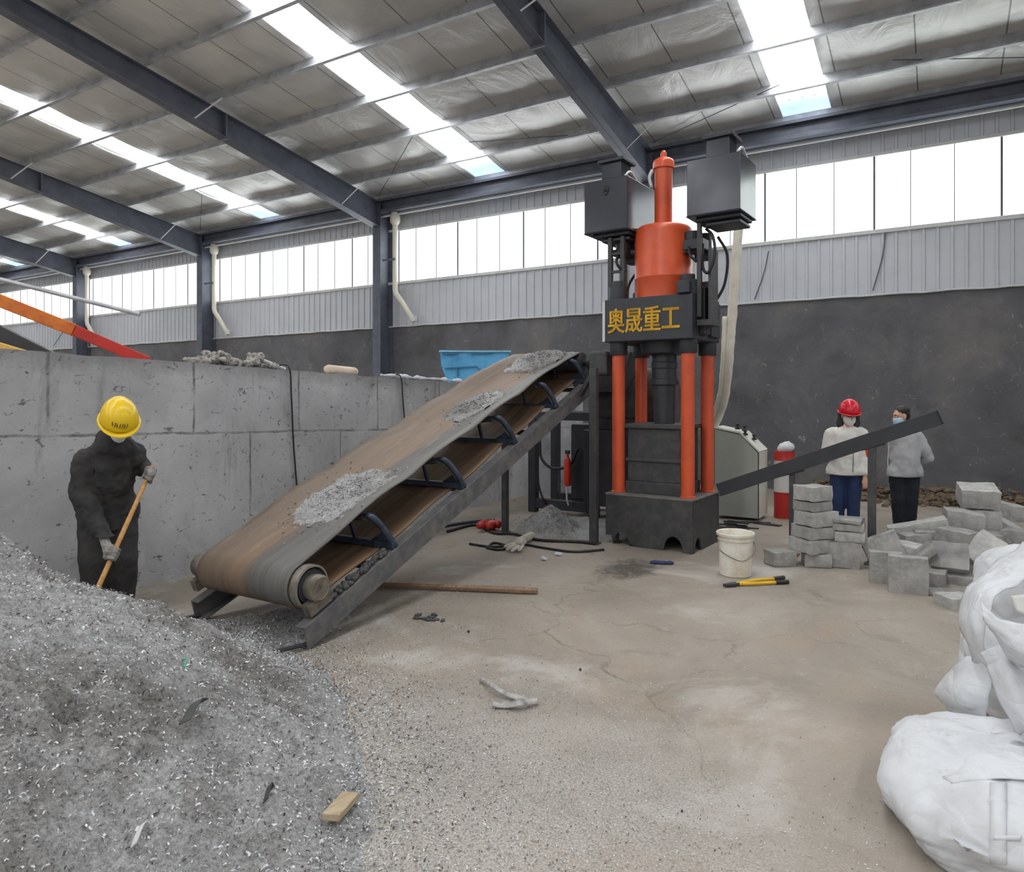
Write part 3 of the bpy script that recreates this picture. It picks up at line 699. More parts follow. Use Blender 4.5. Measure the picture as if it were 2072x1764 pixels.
# feed hopper behind the columns, hydraulic unit, hoses
hop = thing('feed_hopper', 'dusty black feed hopper with rounded cover under the head of the conveyor', 'hopper', (-3.75, 9.0, 0))
MB().b2(-4.05, -3.25, 8.5, 9.4, .25, 1.25).b2(-4.0, -3.3, 8.55, 9.35, 1.25, 1.4).build('body', BLK, hop, bevel=.012)
for x in (-4.0, -3.4):
    for y in (8.55, 9.25): MB().b2(x, x+.1, y, y+.1, 0, .25).build('leg', BLK2, hop)
MB().lathe([(0, -4.0), (.42, -4.0), (.45, -3.97), (.45, -3.03), (.42, -3.0), (0, -3.0)], (0, 8.98, 1.62), 40, 'x').build('cover', BLK2, hop, smooth='auto')
MB().prism([(-4.35, 2.25), (-3.3, 2.25), (-3.45, 1.75), (-4.05, 1.75)], 8.3, 8.9).build('inlet_chute', BLK2, hop, bevel=.008)
hpu = thing('hydraulic_power_unit', 'black framed hydraulic power unit standing behind the conveyor legs', 'power unit', (-4.6, 9.4, 0))
fr = MB()
for x in (-5.12, -4.14):
    for y in (9.05, 9.75): fr.b2(x-.06, x+.06, y-.06, y+.06, 0, 1.45)
fr.b2(-5.12, -4.14, 9.0, 9.12, .06, .2).b2(-5.12, -4.14, 9.7, 9.8, .06, .2).b2(-5.12, -4.14, 9.0, 9.1, 1.35, 1.47).b2(-5.12, -4.14, 9.7, 9.8, 1.35, 1.47)
fr.build('frame', BLK, hpu, bevel=.006)
MB().b2(-4.55, -4.2, 9.12, 9.68, .2, 1.3).build('motor_housing', BLK, hpu, bevel=.03)
MB().tube(bez([(-5.0, 9.02, 1.05), (-4.95, 8.98, .8), (-4.75, 8.96, .66), (-4.5, 9.0, .72), (-4.4, 9.05, .95)], 8), .022, 8).build('hose', RUBBER, hpu, smooth=True)
MB().tube(bez([(-5.02, 9.0, .9), (-5.0, 8.97, .5), (-4.95, 8.96, .3), (-4.88, 8.97, .14)], 8), .014, 8).build('hose', RUBBER, hpu, smooth=True)
fe = thing('red_gas_bottle', 'small red cylinder hanging beside the black hydraulic unit', 'cylinder', (-4.50, 8.93, .42))
MB().lathe([(.0, 0), (.045, .01), (.052, .04), (.052, .34), (.035, .40), (.018, .42), (.018, .46), (0, .46)], (-4.50, 8.93, .42), 20).build('shell', paint('orange_red_enamel', (214, 62, 40), .4), fe, smooth='auto')
MB().b2(-4.53, -4.47, 8.91, 8.95, .88, .93).build('valve', BLK, fe); MB().tube([(-4.5, 8.9, .42), (-4.48, 8.87, .25), (-4.47, 8.9, .16)], .012, 8).build('nozzle_hose', TRIM, fe)

# brick outfeed chute
ch = thing('outfeed_chute', 'dark steel outfeed chute rising from the press to the right on two legs', 'chute', (-1.1, 8.0, 0))
p0, p1 = Vector((-2.12, 8.0, .58)), Vector((.0, 8.0, 1.43))
MB().bar(p0, p1, .12, .012).bar(p0+Vector((0, -.06, .065)), p1+Vector((0, -.06, .065)), .012, .145).bar(p0+Vector((0, .06, .05)), p1+Vector((0, .06, .05)), .012, .10).build('trough', BLK, ch, bevel=.003)
dd = (p1-p0).normalized(); MB().bar(p1+Vector((0, 0, .065)), p1+dd*.012+Vector((0, 0, .065)), .16, .15).build('end_plate', BLK, ch, bevel=.006)
for x, w, yy in ((-.585, .075, 7.98), (-1.35, .055, 8.0)):
    zt = p0.z+(x-p0.x)*(p1.z-p0.z)/(p1.x-p0.x)-.01
    MB().b2(x-w/2, x+w/2, yy-w/2, yy+w/2, 0, zt).b2(x-.07, x+.07, yy-.07, yy+.07, 0, .01).build('leg', BLK2, ch, bevel=.004)
    MB().bar((x-.1, yy, zt-.03), (x+.12, yy, zt+.04), .06, .03).build('leg_cap', BLK2, ch)

# control console, drum, extinguisher, white hoses
con = thing('control_console', 'grey-green control console with sloping off-white top behind the press', 'control console', (-2.35, 10.1, 0))
prof = [(-2.68, .04), (-2.10, .04), (-2.10, .93), (-2.33, 1.17), (-2.68, 1.24)]
MB().prism(prof, 9.86, 10.36).build('cabinet', CONS, con, bevel=.008)
MB().prism([(-2.085, .05), (-2.075, .05), (-2.075, .94), (-2.085, .94)], 9.86, 10.36).build('front_panel', CONSW, con)
sl = MB(); sl.add([(-2.08, 9.85, .945), (-2.08, 10.37, .945), (-2.335, 10.37, 1.195), (-2.335, 9.85, 1.195), (-2.70, 9.85, 1.262), (-2.70, 10.37, 1.262)], [(0, 1, 2, 3), (3, 2, 5, 4)])
sl.build('top_panel', CONSW, con, solid=.02)
for x, y, z in ((-2.38, 9.92, 1.24), (-2.28, 9.92, 1.16), (-2.2, 10.1, 1.09), (-2.34, 10.15, 1.21)):
    MB().lathe([(.035, 0), (.04, .02), (.02, .03), (.018, .05), (.03, .06), (.03, .075), (0, .08)], (x, y, z), 14).build('button', BLK, con, smooth='auto')
drm = thing('drum', 'red and white banded drum with a white bag on top beside the console', 'drum', (-1.86, 10.4, 0))
MB().lathe([(.135, .0), (.135, .34), (.14, .345), (.14, .36), (.135, .365)], (-1.86, 10.4, 0), 28).build('lower_band', RED, drm, smooth='auto')
MB().lathe([(.134, .365), (.134, .80)], (-1.86, 10.4, 0), 28).build('white_band', TRIM, drm, smooth='auto')
MB().lathe([(.135, .80), (.14, .805), (.135, .82), (.135, .93), (0, .93)], (-1.86, 10.4, 0), 28).build('upper_band', RED, drm, smooth='auto')
bg = MB(); sph(bg, Vector((-1.84, 10.4, .98)), (.11, .1, .07)); o = bg.build('plastic_bag', WHITE, None, smooth=True); displace(o, .03, 9)
props(o, 'crumpled white bag lying on the red and white drum', 'bag')
fx = thing('fire_extinguisher', 'small red fire extinguisher on the floor right of the banded drum', 'fire extinguisher', (-1.72, 10.35, 0))
MB().lathe([(0, 0), (.045, .01), (.05, .03), (.05, .22), (.03, .27), (.015, .29), (.015, .31), (0, .31)], (-1.72, 10.35, 0), 18).build('shell', RED, fx, smooth='auto')
MB().b2(-1.76, -1.69, 10.33, 10.37, .30, .33).build('handle', BLK, fx); MB().lathe([(.051, .1), (.051, .17)], (-1.72, 10.35, 0), 18).build('label_band', TRIM, fx)
for pts, r, lab in (([(1496, 440), (1488, 540), (1481, 640), (1475, 720), (1468, 790), (1455, 838), (1438, 872)], .062, 'thick white lagged pipe hanging right of the press'), ([(1466, 640), (1463, 720), (1458, 790), (1446, 834), (1430, 868)], .03, 'thin white pipe hanging close beside the thick lagged pipe')):
    o = MB().tube(bez([atT(u, v, 9.35+max(0, v-760)*.006) for u, v in pts], 10), r, 14).build('white_pipe', paint('lagged_white_hose', (230, 226, 212), .7, 0, .15, 9, .3), None, smooth=True); displace(o, .008, 9); props(o, lab, 'pipe')

# ================================================================= BEHIND THE CONCRETE WALL
bm_ = thing('loader_boom', 'tapering orange and red boom slanting down behind the concrete wall', 'boom', (-9.0, 5.4, 0))
def boompt(u, v, t): return atT(u, v, t)
pts = [boompt(-160, 545, 9.0), boompt(0, 612, 9.3), boompt(150, 668, 9.7), boompt(215, 697, 9.9)]
MB().bar(pts[0], pts[2], .10, .17).build('orange_section', paint('orange_boom_paint', (222, 128, 44), .5, 0, .25, 4, dirt=(198, 84, 40)), bm_, bevel=.01)
MB().bar(pts[2]+Vector((0, 0, .0)), boompt(300, 733, 10.2), .09, .15).build('red_tip', paint('red_boom_paint', (200, 52, 42), .5, 0, .2, 4), bm_, bevel=.01)
MB().bar(pts[0], (pts[0].x, pts[0].y, 0), .3, .3).build('mast', BLK2, bm_)
pl = MB().tube([atT(-120, 535, 8.6), atT(283, 636, 8.9)], .028, 10).build('grey_pole', PURL, None, smooth='auto'); props(pl, 'thin grey pole slanting above the orange boom', 'pole')
bk = thing('dark_chute', 'black and yellow machine edge showing over the far left of the wall', 'machine', (-8.4, 3.2, 0))
MB().bar(atT(-140, 610, 8.4), atT(110, 735, 8.8), .2, .24).build('black_beam', BLK, bk, bevel=.01)
MB().bar(atT(-140, 665, 8.0), atT(70, 728, 8.4), .2, .16).build('yellow_beam', paint('machine_yellow', (224, 178, 84), .5, 0, .2, 4), bk, bevel=.01)
q = atT(-140, 640, 8.2); MB().bar(q, (q.x, q.y, 0), .25, .25).build('support', BLK, bk)
bb = thing('blue_bin', 'sky blue tipping bin standing behind the concrete wall', 'bin', tuple(cl(-.68, 12.9, 0)))
def bq(u, v, d=0): p = atT(u, v, 12.7+d); return p
fp = [(890, 708), (893, 740), (903, 768), (918, 800), (1010, 800), (1024, 760), (1031, 712)]
A = [bq(*p) for p in fp]; B = [p+Vector((-SI, CO, 0))*.55 for p in A]; n = len(A)
MB().add(A+B, [tuple(range(n)), tuple(reversed(range(n, 2*n)))]+[(i, i+n, (i+1) % n+n, (i+1) % n) for i in range(n-1)]).build('shell', BLUE, bb, bevel=.012)
MB().bar(bq(888, 711, -.02), bq(1034, 711, -.02), .05, .03).build('rim', paint('pale_blue_rim', (140, 196, 222), .5), bb, bevel=.006)
MB().bar(bq(900, 745, -.03), bq(965, 741, -.03), .03, .02).bar(bq(926, 742, -.03), bq(926, 762, -.03), .02, .02).bar(bq(965, 741, -.03), bq(972, 750, -.03), .02, .02).bar(bq(895, 716, -.03), bq(925, 715, -.03), .03, .02, ).bar(bq(953, 716, -.03), bq(995, 713, -.03), .03, .02).build('rib', paint('deep_blue_rib', (58, 120, 160), .5), bb)
q = cl(-.68, 13.0, 0); MB().bar(q, q+Vector((0, 0, 1.72)), .5, .4).build('stand', BLK2, bb)
# things lying on the wall top and hanging over it
mb = MB()
for i in range(110):
    y = random.gauss(4.55, .16) if i < 60 else random.gauss(4.98, .12); y = max(4.1, min(5.35, y)); r = random.uniform(.012, .04)
    h = .10*math.exp(-((y-4.5)/.16)**2)+.12*math.exp(-((y-5.0)/.1)**2)
    sph(mb, Vector((XW-random.uniform(.05, .26), y, wtop(y)+.03+random.random()*h)), (r*1.4, r*1.5, r), rot3(random.uniform(0, 90), random.uniform(0, 90), random.uniform(0, 90)), 6, 4)
props(mb.build('rubble', paint('pale_rubble', (170, 166, 160), .8, 0, .6, 20, dirt=(70, 66, 62))), 'heap of small rubble on top of the concrete wall', 'rubble', None, 'stuff')
o = MB().tube([(XW-.12, 5.02, wtop(5)+.10), (XW-.14, 5.36, wtop(5.4)+.02)], .018, 8).build('plastic_scrap', TRIM); props(o, 'white scrap stick leaning out of the rubble on the wall', 'scrap')
rl = MB().tube([(XW-.15, 5.98, wtop(6)+.055), (XW-.15, 6.02, wtop(6)+.055), (XW-.15, 6.44, wtop(6.4)+.05), (XW-.15, 6.48, wtop(6.4)+.05)], [.04, .055, .055, .04], 14).build('cloth_roll', paint('cream_roll', (226, 206, 186), .8), None, smooth=True); props(rl, 'cream roll lying on top of the concrete wall', 'roll')
mb = MB(); P = [Vector((XW-.1+.06*noise.noise(Vector((y*3, 0, 0))), y, wtop(y)+.035)) for y in np.linspace(6.9, 9.3, 60)]; mb.tube(P, .022, 8)
o = mb.build('sheet_strip', WHITE, None, smooth=True); displace(o, .03, 7); props(o, 'crinkled white plastic strip along the wall top near the blue bin', 'strip')
y5 = 4.98+.3
props(MB().tube(bez([(XW-.25, 5.27, wtop(5.2)+.03), (XW+.02, 5.27, wtop(5.2)+.035), (XW+.03, 5.30, 1.7), (XW+.03, 5.33, 1.2), (XW+.03, 5.38, .7), (XW+.06, 5.42, .3), (XW+.2, 5.5, .012)], 8), .009, 8).build('cable', RUBBER, None, smooth=True), 'long black cable hanging down the concrete wall left of the conveyor', 'cable')
props(MB().tube(bez([(XW-.2, 7.12, wtop(7.1)+.03), (XW+.02, 7.12, wtop(7.1)+.03), (XW+.03, 7.16, 1.65), (XW+.03, 7.2, 1.3), (XW+.05, 7.2, .6)], 8), .009, 8).build('cable', RUBBER, None, smooth=True), 'short black cable hanging over the wall beside the blue bin', 'cable')
for x, lab in ((.0, ''),):
    for i, (u0, v0, u1, v1, l) in enumerate(((1555, 508, 1527, 605, 'dark crack-like cable on the cladding just right of the white pipes'), (1792, 472, 1766, 588, 'dark cable on the cladding above the person in the red helmet'), (128, 668, 108, 700, 'dark cable on the cladding behind the far left boom'))):
        a, b = atY(u0, v0, YW-.05), atY(u1, v1, YW-.05)
        props(MB().tube(bez([a, a*.55+b*.45+Vector((.03, 0, 0)), b], 6), .01, 6).build('wall_cable', STEEL, None), l, 'cable')

# ================================================================= CHIP PILE AND LOOSE CHIPS
AP = Vector((-4.3, 1.5)); APH = 1.17
def pile_h(x, y):
    dx, dy = x-AP.x, y-AP.y; d = math.hypot(dx, dy)+1e-6
    w = max(0, (1+(dx*.8-dy*.6)/d)/2); Rr = 1.22+1.30*w**1.2
    Rr *= 1+.10*noise.noise(Vector((dx/d*1.7, dy/d*1.7, 4)))
    q = d/Rr; h = APH*(1-q)
    h = h if q < .88 else APH*.12*max(0, (1.16-q)/.28)**1.6 if q < 1.16 else 0
    h -= .12*math.exp(-(d/.35)**2)
    sk = .075*math.exp(-((x+4.3)/.55)**2-((y-3.1)/.3)**2)+.04*math.exp(-((x+4.15)/.5)**2-((y-3.7)/.5)**2)+.04*math.exp(-((x+3.4)/.45)**2-((y-2.8)/.25)**2)
    h = max(h, 0)+sk
    if h < .06: h -= (.06-h)*(.45+.9*max(0, noise.noise(Vector((x*9, y*9, 21))))+.6*noise.noise(Vector((x*26, y*26, 3))))
    h = max(h, 0)
    if h > .004:
        k = min(1, h/.12)
        h += k*(.07*noise.fractal(Vector((x*2.2, y*2.2, 1)), .9, 2, 4)+.04*noise.fractal(Vector((x*8, y*8, 5)), .8, 2, 3)+.012*noise.noise(Vector((x*30, y*30, 2)))+.009*noise.noise(Vector((x*62, y*62, 9))))
        g = noise.noise(Vector((x*4.5, y*4.5, 12)))
        if g > .42: h -= k*(g-.42)*.35
    return h
mb = MB(); NX, NY = 330, 300; idx = {}
for i in range(NX+1):
    for j in range(NY+1):
        x = -6.0+5.2*i/NX; y = -.6+4.9*j/NY
        mb.v.append(Vector((x, y, pile_h(x, y)-.006)))
for i in range(NX):
    for j in range(NY):
        a = i*(NY+1)+j; q = (a, a+NY+1, a+NY+2, a+1)
        if max(mb.v[k].z for k in q) > 0: mb.f.append(q)
CHIP_L = paint('bright_cut_chip', (210, 211, 213), .4, .35, .2, 40); CHIP_D = paint('dark_cut_chip', (74, 70, 66), .6, .2, .3, 40)
def tones(mb, n0, pl=.42, pd=.16):
    q = [0]*n0
    while len(q) < len(mb.f):
        k = random.random(); t = 1 if k < pl else 2 if k < pl+pd else 0; q += [t, t]
    return q[:len(mb.f)]
def flake(mb, p, s, curl=True):
    d = Vector((random.gauss(0, 1), random.gauss(0, 1), random.gauss(0, .45))); d = d.normalized()*s
    e = d.cross(Vector((random.gauss(0, .5), random.gauss(0, .5), 1))).normalized()*s*random.uniform(.2, .5)
    m = Vector((0, 0, s*random.uniform(.1, .7)))
    mb.add([p-d-e, p-d+e, p+e+m, p-e+m, p+d+e*.7, p+d-e*.7], [(0, 1, 2, 3), (3, 2, 4, 5)])
NF = len(mb.f)
for _ in range(60000):
    x, y = random.uniform(-5.6, -1.2), random.uniform(.0, 3.9); h = pile_h(x, y)
    if h < .01: continue
    flake(mb, Vector((x, y, h+.002)), random.uniform(.003, .0095))
for _ in range(16000):                                  # straggling edge of the heap
    a = random.uniform(-2.2, 1.75); w_ = max(0, (1+math.cos(a)*.8-math.sin(a)*.6)/2); rr = (1.22+1.30*w_**1.2)*(1.02+abs(random.gauss(0, .16)))
    x, y = AP.x+math.cos(a)*rr, AP.y+math.sin(a)*rr
    if y > -.6 and x > XW+.1: flake(mb, Vector((x, y, max(0, pile_h(x, y)-.006)+.003)), random.uniform(.003, .009))
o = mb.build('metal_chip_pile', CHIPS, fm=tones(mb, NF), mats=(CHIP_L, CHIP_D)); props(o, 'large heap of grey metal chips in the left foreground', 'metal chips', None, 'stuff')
# curled offcuts lying on the heap
for i, (u, v, t, L, c, lab) in enumerate(((385, 1460, 2.95, .16, BLK2, 'long dark curled offcut lying on the chip heap'), (540, 1580, 2.7, .07, BLK2, 'small dark sliver on the lower chip heap'), (280, 1630, 2.35, .08, TRIM, 'pale sliver on the near side of the chip heap'))):
    p = atT(u, v, t); p.z = pile_h(p.x, p.y)+.012
    a = [p+Vector((-L*.35, L*.5, .0)), p+Vector((-.1*L, .15*L, .03)), p+Vector((.2*L, -.2*L, .035)), p+Vector((.35*L, -.55*L, .0))]
    rows = [[k+Vector((.0, -.0, 0)) for k in a], [k+Vector((.25*L, .12*L, .022)) for k in a]]
    props(cloth(rows, 5).build('offcut', c, None, smooth=True, solid=.004), lab, 'scrap')
p = atT(374, 1377, 3.25); p.z = pile_h(p.x, p.y)+.012
props(MB().tube(bez([p+Vector((-.05, .02, 0)), p+Vector((0, .01, .012)), p+Vector((.04, -.03, .0)), p+Vector((.06, -.04, .008))], 5), [.004]*15+[.004], 6).build('string', paint('green_string', (70, 168, 140), .6), None), 'short green string lying on the chip heap', 'string')
def board(px0, px1, w, th, name, lab, cat, mat, z=None, lift=0):
    pass
p = atZ(690, 1640, .05); zz = pile_h(p.x, p.y)
mb = MB(); M = Matrix.Translation(Vector((p.x, p.y, zz+.022))) @ Matrix.Rotation(R(112), 4, 'Z') @ Matrix.Rotation(R(7), 4, 'Y')
mb.prism([(-.10, -.014), (.10, -.014), (.10, .014), (-.10, .014)], -.036, .036, M)
o = mb.build('wood_offcut', m_wood('raw_plywood', (186, 168, 140), (158, 138, 110)), None, bevel=.004); props(o, 'small pale plywood offcut at the foot of the chip heap', 'wood')
# loose chips on the floor
mb = MB()
def loose(n, fx):
    for _ in range(n):
        x, y = fx()
        if x < XW+.05 or pile_h(x, y) > .02: continue
        flake(mb, Vector((x, y, .003)), random.uniform(.002, .0052))
loose(12000, lambda: (random.gauss(-1.95, .55), random.gauss(2.1, .6)))
loose(7000, lambda: (random.gauss(-1.0, .6), random.gauss(2.1, .6)))
loose(7000, lambda: (random.gauss(-2.7, .6), random.gauss(3.1, .5)))
loose(7000, lambda: (random.gauss(-3.6, .5), random.gauss(3.6, .9)))
loose(3500, lambda: (random.uniform(-6, 1.5), random.uniform(1, 8)))
loose(3500, lambda: (random.gauss(-4.1, .8), random.gauss(7.9, .6)))
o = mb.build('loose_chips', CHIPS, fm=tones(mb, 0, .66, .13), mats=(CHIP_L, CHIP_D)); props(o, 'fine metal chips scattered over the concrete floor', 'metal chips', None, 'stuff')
# small heap under the conveyor head
mb = MB(); G = []
for i in range(81):
    r = []
    for j in range(71):
        x, y = -5.3+2.3*i/80, 7.25+2.1*j/70
        d = math.hypot((x+4.22)/.50, (y-7.9)/.36); h = .33*max(0, 1-d)**1.0
        d2 = math.hypot((x+3.85)/.85, (y-8.3)/.8); h = max(h, .13*max(0, 1-d2))
        h += (.02*noise.fractal(Vector((x*9, y*9, 3)), .8, 2, 4)) if h > .01 else 0
        r.append(Vector((x, y, h-.004)))
    G.append(r)
mb.grid(G)
for _ in range(2500):
    x, y = random.gauss(-4.2, .4), random.gauss(7.95, .3); d = math.hypot((x+4.22)/.50, (y-7.9)/.36)
    flake(mb, Vector((x, y, .33*max(0, 1-d)+.004)), random.uniform(.005, .015))
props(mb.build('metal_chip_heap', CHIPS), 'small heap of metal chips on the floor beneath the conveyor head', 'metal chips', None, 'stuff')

# ================================================================= PRESSED BLOCKS
GRP = None
def block(lab, u, v, t, yaw, size, pitch=0, roll=0, chip=.006, dark=False):
    """a pressed block: rounded, slightly worn corners"""
    w, d, h = size; c = atT(u, v, t); mb = MB()
    n = 5; P = {}
    bm = bmesh.new(); bmesh.ops.create_cube(bm, size=1); bmesh.ops.subdivide_edges(bm, edges=bm.edges, cuts=4, use_grid_fill=True)
    s = Vector((u*.37, v*.21, t))
    for q in bm.verts:
        e = sum(abs(abs(k)-.5) < 1e-4 for k in q.co)
        p = Vector((q.co.x*w, q.co.y*d, q.co.z*h)); nz = noise.noise_vector(p*9+s)
        p += nz*chip*(1 if e == 1 else 2.0 if e == 2 else 3.0); p -= q.co*(.008 if e >= 2 else 0)
        q.co = p
    M = rot3(z=31.25-math.degrees(math.atan((u-CX)/FPX))) @ rot3(y=roll) @ rot3(x=pitch) @ rot3(z=yaw)
    me = bpy.data.meshes.new('block'); bm.to_mesh(me); bm.free()
    me.polygons.foreach_set('use_smooth', [True]*len(me.polygons)); me.set_sharp_from_angle(angle=R(35))
    o = bpy.data.objects.new('pressed_block', me); COL.objects.link(o); me.materials.append(BRICK)
    o.matrix_world = Matrix.Translation(c) @ M.to_4x4()
    return props(o, lab, 'block', 'pressed metal blocks right of the press')
# tall stack, six layers
S1 = Vector((-1.08, 7.64, 0)); z = 0; hs = (.135, .14, .125, .15, .10, .15)
for i, (yaw, w, d, ox, oy, lab) in enumerate(((8, .25, .27, .02, 0, 'bottom block of the tall six-block stack'), (47, .31, .29, -.03, .0, 'second block from the bottom of the tall six-block stack'), (38, .30, .29, -.01, .01, 'third block from the bottom of the tall six-block stack'), (43, .32, .28, .02, 0, 'fourth block from the bottom of the tall stack, sticking out to the right'), (50, .27, .26, -.01, .02, 'thin fifth block, second from the top of the tall stack'), (49, .28, .25, -.01, .01, 'topmost block of the tall six-block stack'))):
    o = block(lab, 1036, 801, 5, yaw-23, (w, d, hs[i])); off = Vector((CO*ox-SI*oy, SI*ox+CO*oy, 0))
    o.location = S1+off+Vector((0, 0, z+hs[i]/2)); z += hs[i]
o = block('single block on the floor left of the tall stack', 1036, 801, 5, 32-21, (.25, .20, .15)); o.location = (-1.375, 7.47, .075)
S2 = Vector((-.80, 7.74, 0)); z = 0; hs = (.26, .105, .08, .045)
for i, (yaw, w, d, ox, lab) in enumerate(((6, .31, .2, -.03, 'dark upright block at the bottom of the short stack behind the tall one'), (3, .27, .25, .03, 'second block of the short stack, wider than deep'), (-4, .28, .25, .03, 'thin third block of the short stack'), (-8, .30, .26, .0, 'thin pale slab lying on top of the short stack'))):
    o = block(lab, 1036, 801, 5, yaw-26, (w, d, hs[i])); o.location = S2+Vector((CO*ox, SI*ox, z+hs[i]/2)); z += hs[i]
# tumbled pile
block('pale square block standing on edge, left of two at the front of the pile', 1793, 1149, 6.42, 2, (.28, .13, .30))
block('square block standing on edge, right and nearest of two at the front of the pile', 1837, 1164, 6.10, 2, (.31, .13, .335))
block('leaning grey slab behind the two upright front blocks', 1788, 1112, 6.95, 8, (.34, .14, .30), roll=-24)
block('small block just right of the nearest upright block', 1892, 1172, 6.35, -8, (.17, .22, .16))
block('long low block lying under the tent-like pair of slabs', 1945, 1177, 6.42, -4, (.34, .22, .125))
block('thin pale broken slab on the floor at the front of the pile', 1892, 1198, 6.05, 12, (.17, .16, .035))
block('pale flat slab on the floor half under the long low block', 1932, 1199, 6.12, 5, (.25, .2, .035))
block('dark wedge-shaped block beside the white bag', 1932, 1219, 5.70, 35, (.22, .22, .13))
block('pale slab leaning forward, right half of the tent-like pair', 1922, 1127, 6.55, 4, (.30, .32, .075), pitch=40, roll=4)
block('narrow pale slab leaning left, left half of the tent-like pair', 1862, 1124, 6.62, 5, (.30, .26, .06), roll=-42, pitch=8)
block('dark-fronted block behind the upright front blocks', 1836, 1113, 6.95, -22, (.26, .26, .14), roll=4)
block('dark block low in the middle of the pile', 1850, 1092, 7.25, 20, (.26, .24, .14), roll=-6)
block('block in the middle of the pile left of the two-faced block', 1876, 1088, 7.25, 5, (.24, .24, .16))
block('two-faced block lying level in the middle of the pile', 1940, 1087, 7.0, -28, (.33, .27, .155), roll=3)
block('large bright slab leaning towards the camera near the white bag', 1999, 1120, 6.75, -20, (.36, .36, .10), pitch=52, roll=18)
block('block with a humped top in the upper pile', 1948, 1054, 7.5, 12, (.36, .27, .22), roll=7)
block('long slab sloping up to the right across the upper pile', 1857, 1068, 7.42, 4, (.56, .26, .13), roll=-15)
block('upright block on the right under the top block', 1990, 1058, 7.72, 22, (.27, .27, .30))
block('topmost block of the pile, tilted', 1978, 1002, 7.75, 14, (.37, .28, .21), pitch=14, roll=4)
block('block low at the back right of the pile', 2000, 1098, 7.45, -15, (.34, .3, .22))
block('pale lump at the far right behind the top of the pile', 2036, 1034, 8.3, 25, (.28, .26, .2), roll=10, chip=.012)
block('dark slab sloping down to the right behind the pile', 2046, 1074, 8.0, 10, (.36, .3, .14), roll=32)
block('block at the right edge of the photo behind the pile', 2062, 1092, 7.3, -14, (.26, .25, .2))
block('slab at the right edge just above the white bag', 2050, 1118, 6.95, 18, (.36, .3, .1), roll=-10)
block('block low under the large bright slab', 1968, 1140, 7.2, 12, (.28, .26, .18))
block('block at the bottom right of the pile partly behind the white bag', 2045, 1172, 6.45, -18, (.34, .28, .20))

# ================================================================= WHITE BULK BAGS
def bulkbag(name, lab, c, prof, squash, seed, lean=(0, 0)):
    t = thing(name, lab, 'bag', (c.x, c.y, 0))
    n = 96; o = MB(); pr = bez([Vector((r, 0, z)) for r, z in prof], 10); rows = []
    for p in pr:
        row = []
        for k in range(n):
            a = 2*pi*k/n; ca, sa = math.cos(a), math.sin(a)
            sq = (abs(ca)**squash+abs(sa)**squash)**(-1/squash)
            f = p.z/prof[-1][1] if prof[-1][1] else 0
            fold = 1+.035*f*math.sin(5*a+seed+3*noise.noise(Vector((ca, sa, seed))))+.05*noise.fractal(Vector((ca*1.6, sa*1.6, p.z*2.2+seed)), .8, 2, 3)
            crease = .018*abs(noise.noise(Vector((ca*2.5+p.z*2, sa*2.5-p.z, seed+9))))
            rg = 1-abs(math.sin(4.5*a+seed+2.2*noise.noise(Vector((ca*2, sa*2, p.z*3+seed)))))
            rr = max(p.x*sq*fold-crease*2-.045*rg**5*(.3+f), 0)
            row.append(c+Vector((rr*ca+lean[0]*p.z, rr*sa+lean[1]*p.z, max(0, p.z+f*(.03*noise.noise(Vector((ca*2, sa*2, seed+4)))+.03*rg**4*min(1, p.x/.2))))))
        row.append(row[0].copy()); rows.append(row)
    o.grid(rows); b = o.build('body', BAG, t, smooth=True)
    displace(b, .035, 2.6, seed); displace(b, .004, 12, seed+2)
    return t, b
cA = cl(2.10, 2.72, 0)
bagA, bodyA = bulkbag('bulk_bag', 'slumped full white bulk bag in the near right corner', cA, [(.0, .0), (.48, .0), (.58, .05), (.61, .14), (.56, .23), (.42, .285), (.2, .31), (.0, .30)], 2.2, 2)
def P3(*a): return [[atT(*q) for q in r] for r in a]
cloth(P3([(1885, 1440, 3.28), (1883, 1480, 3.25), (1885, 1515, 3.2)], [(1905, 1462, 3.26), (1908, 1495, 3.2), (1915, 1520, 3.1)], [(1945, 1482, 3.22), (1950, 1505, 3.1), (1955, 1530, 2.98)], [(1985, 1490, 3.2), (1990, 1510, 3.05), (1995, 1535, 2.92)]), 6, .006, 9).build('top_flap', WHITE2, bagA, smooth=True, solid=.004)
cloth(P3([(1800, 1520, 3.0), (1792, 1540, 2.97)], [(1845, 1478, 3.12), (1836, 1492, 3.09)], [(1892, 1462, 3.25), (1890, 1475, 3.22)]), 8, .003, 9).build('lifting_loop', BAG, bagA, smooth=True, solid=.004)
cloth(P3([(1795, 1528, 2.97), (1800, 1550, 2.93)], [(1825, 1545, 2.9), (1828, 1575, 2.86)], [(1850, 1545, 2.82), (1860, 1580, 2.80)]), 8, .003, 9).build('lifting_loop', BAG, bagA, smooth=True, solid=.004)
cloth(P3([(1880, 1500, 3.02), (1900, 1560, 2.70), (1925, 1590, 2.60)], [(1960, 1492, 2.95), (1985, 1540, 2.68), (2000, 1580, 2.55)], [(2060, 1480, 2.9), (2090, 1540, 2.65), (2100, 1580, 2.5)]), 8, .008, 7, 3).build('top_fold', BAG, bagA, smooth=True, solid=.005)
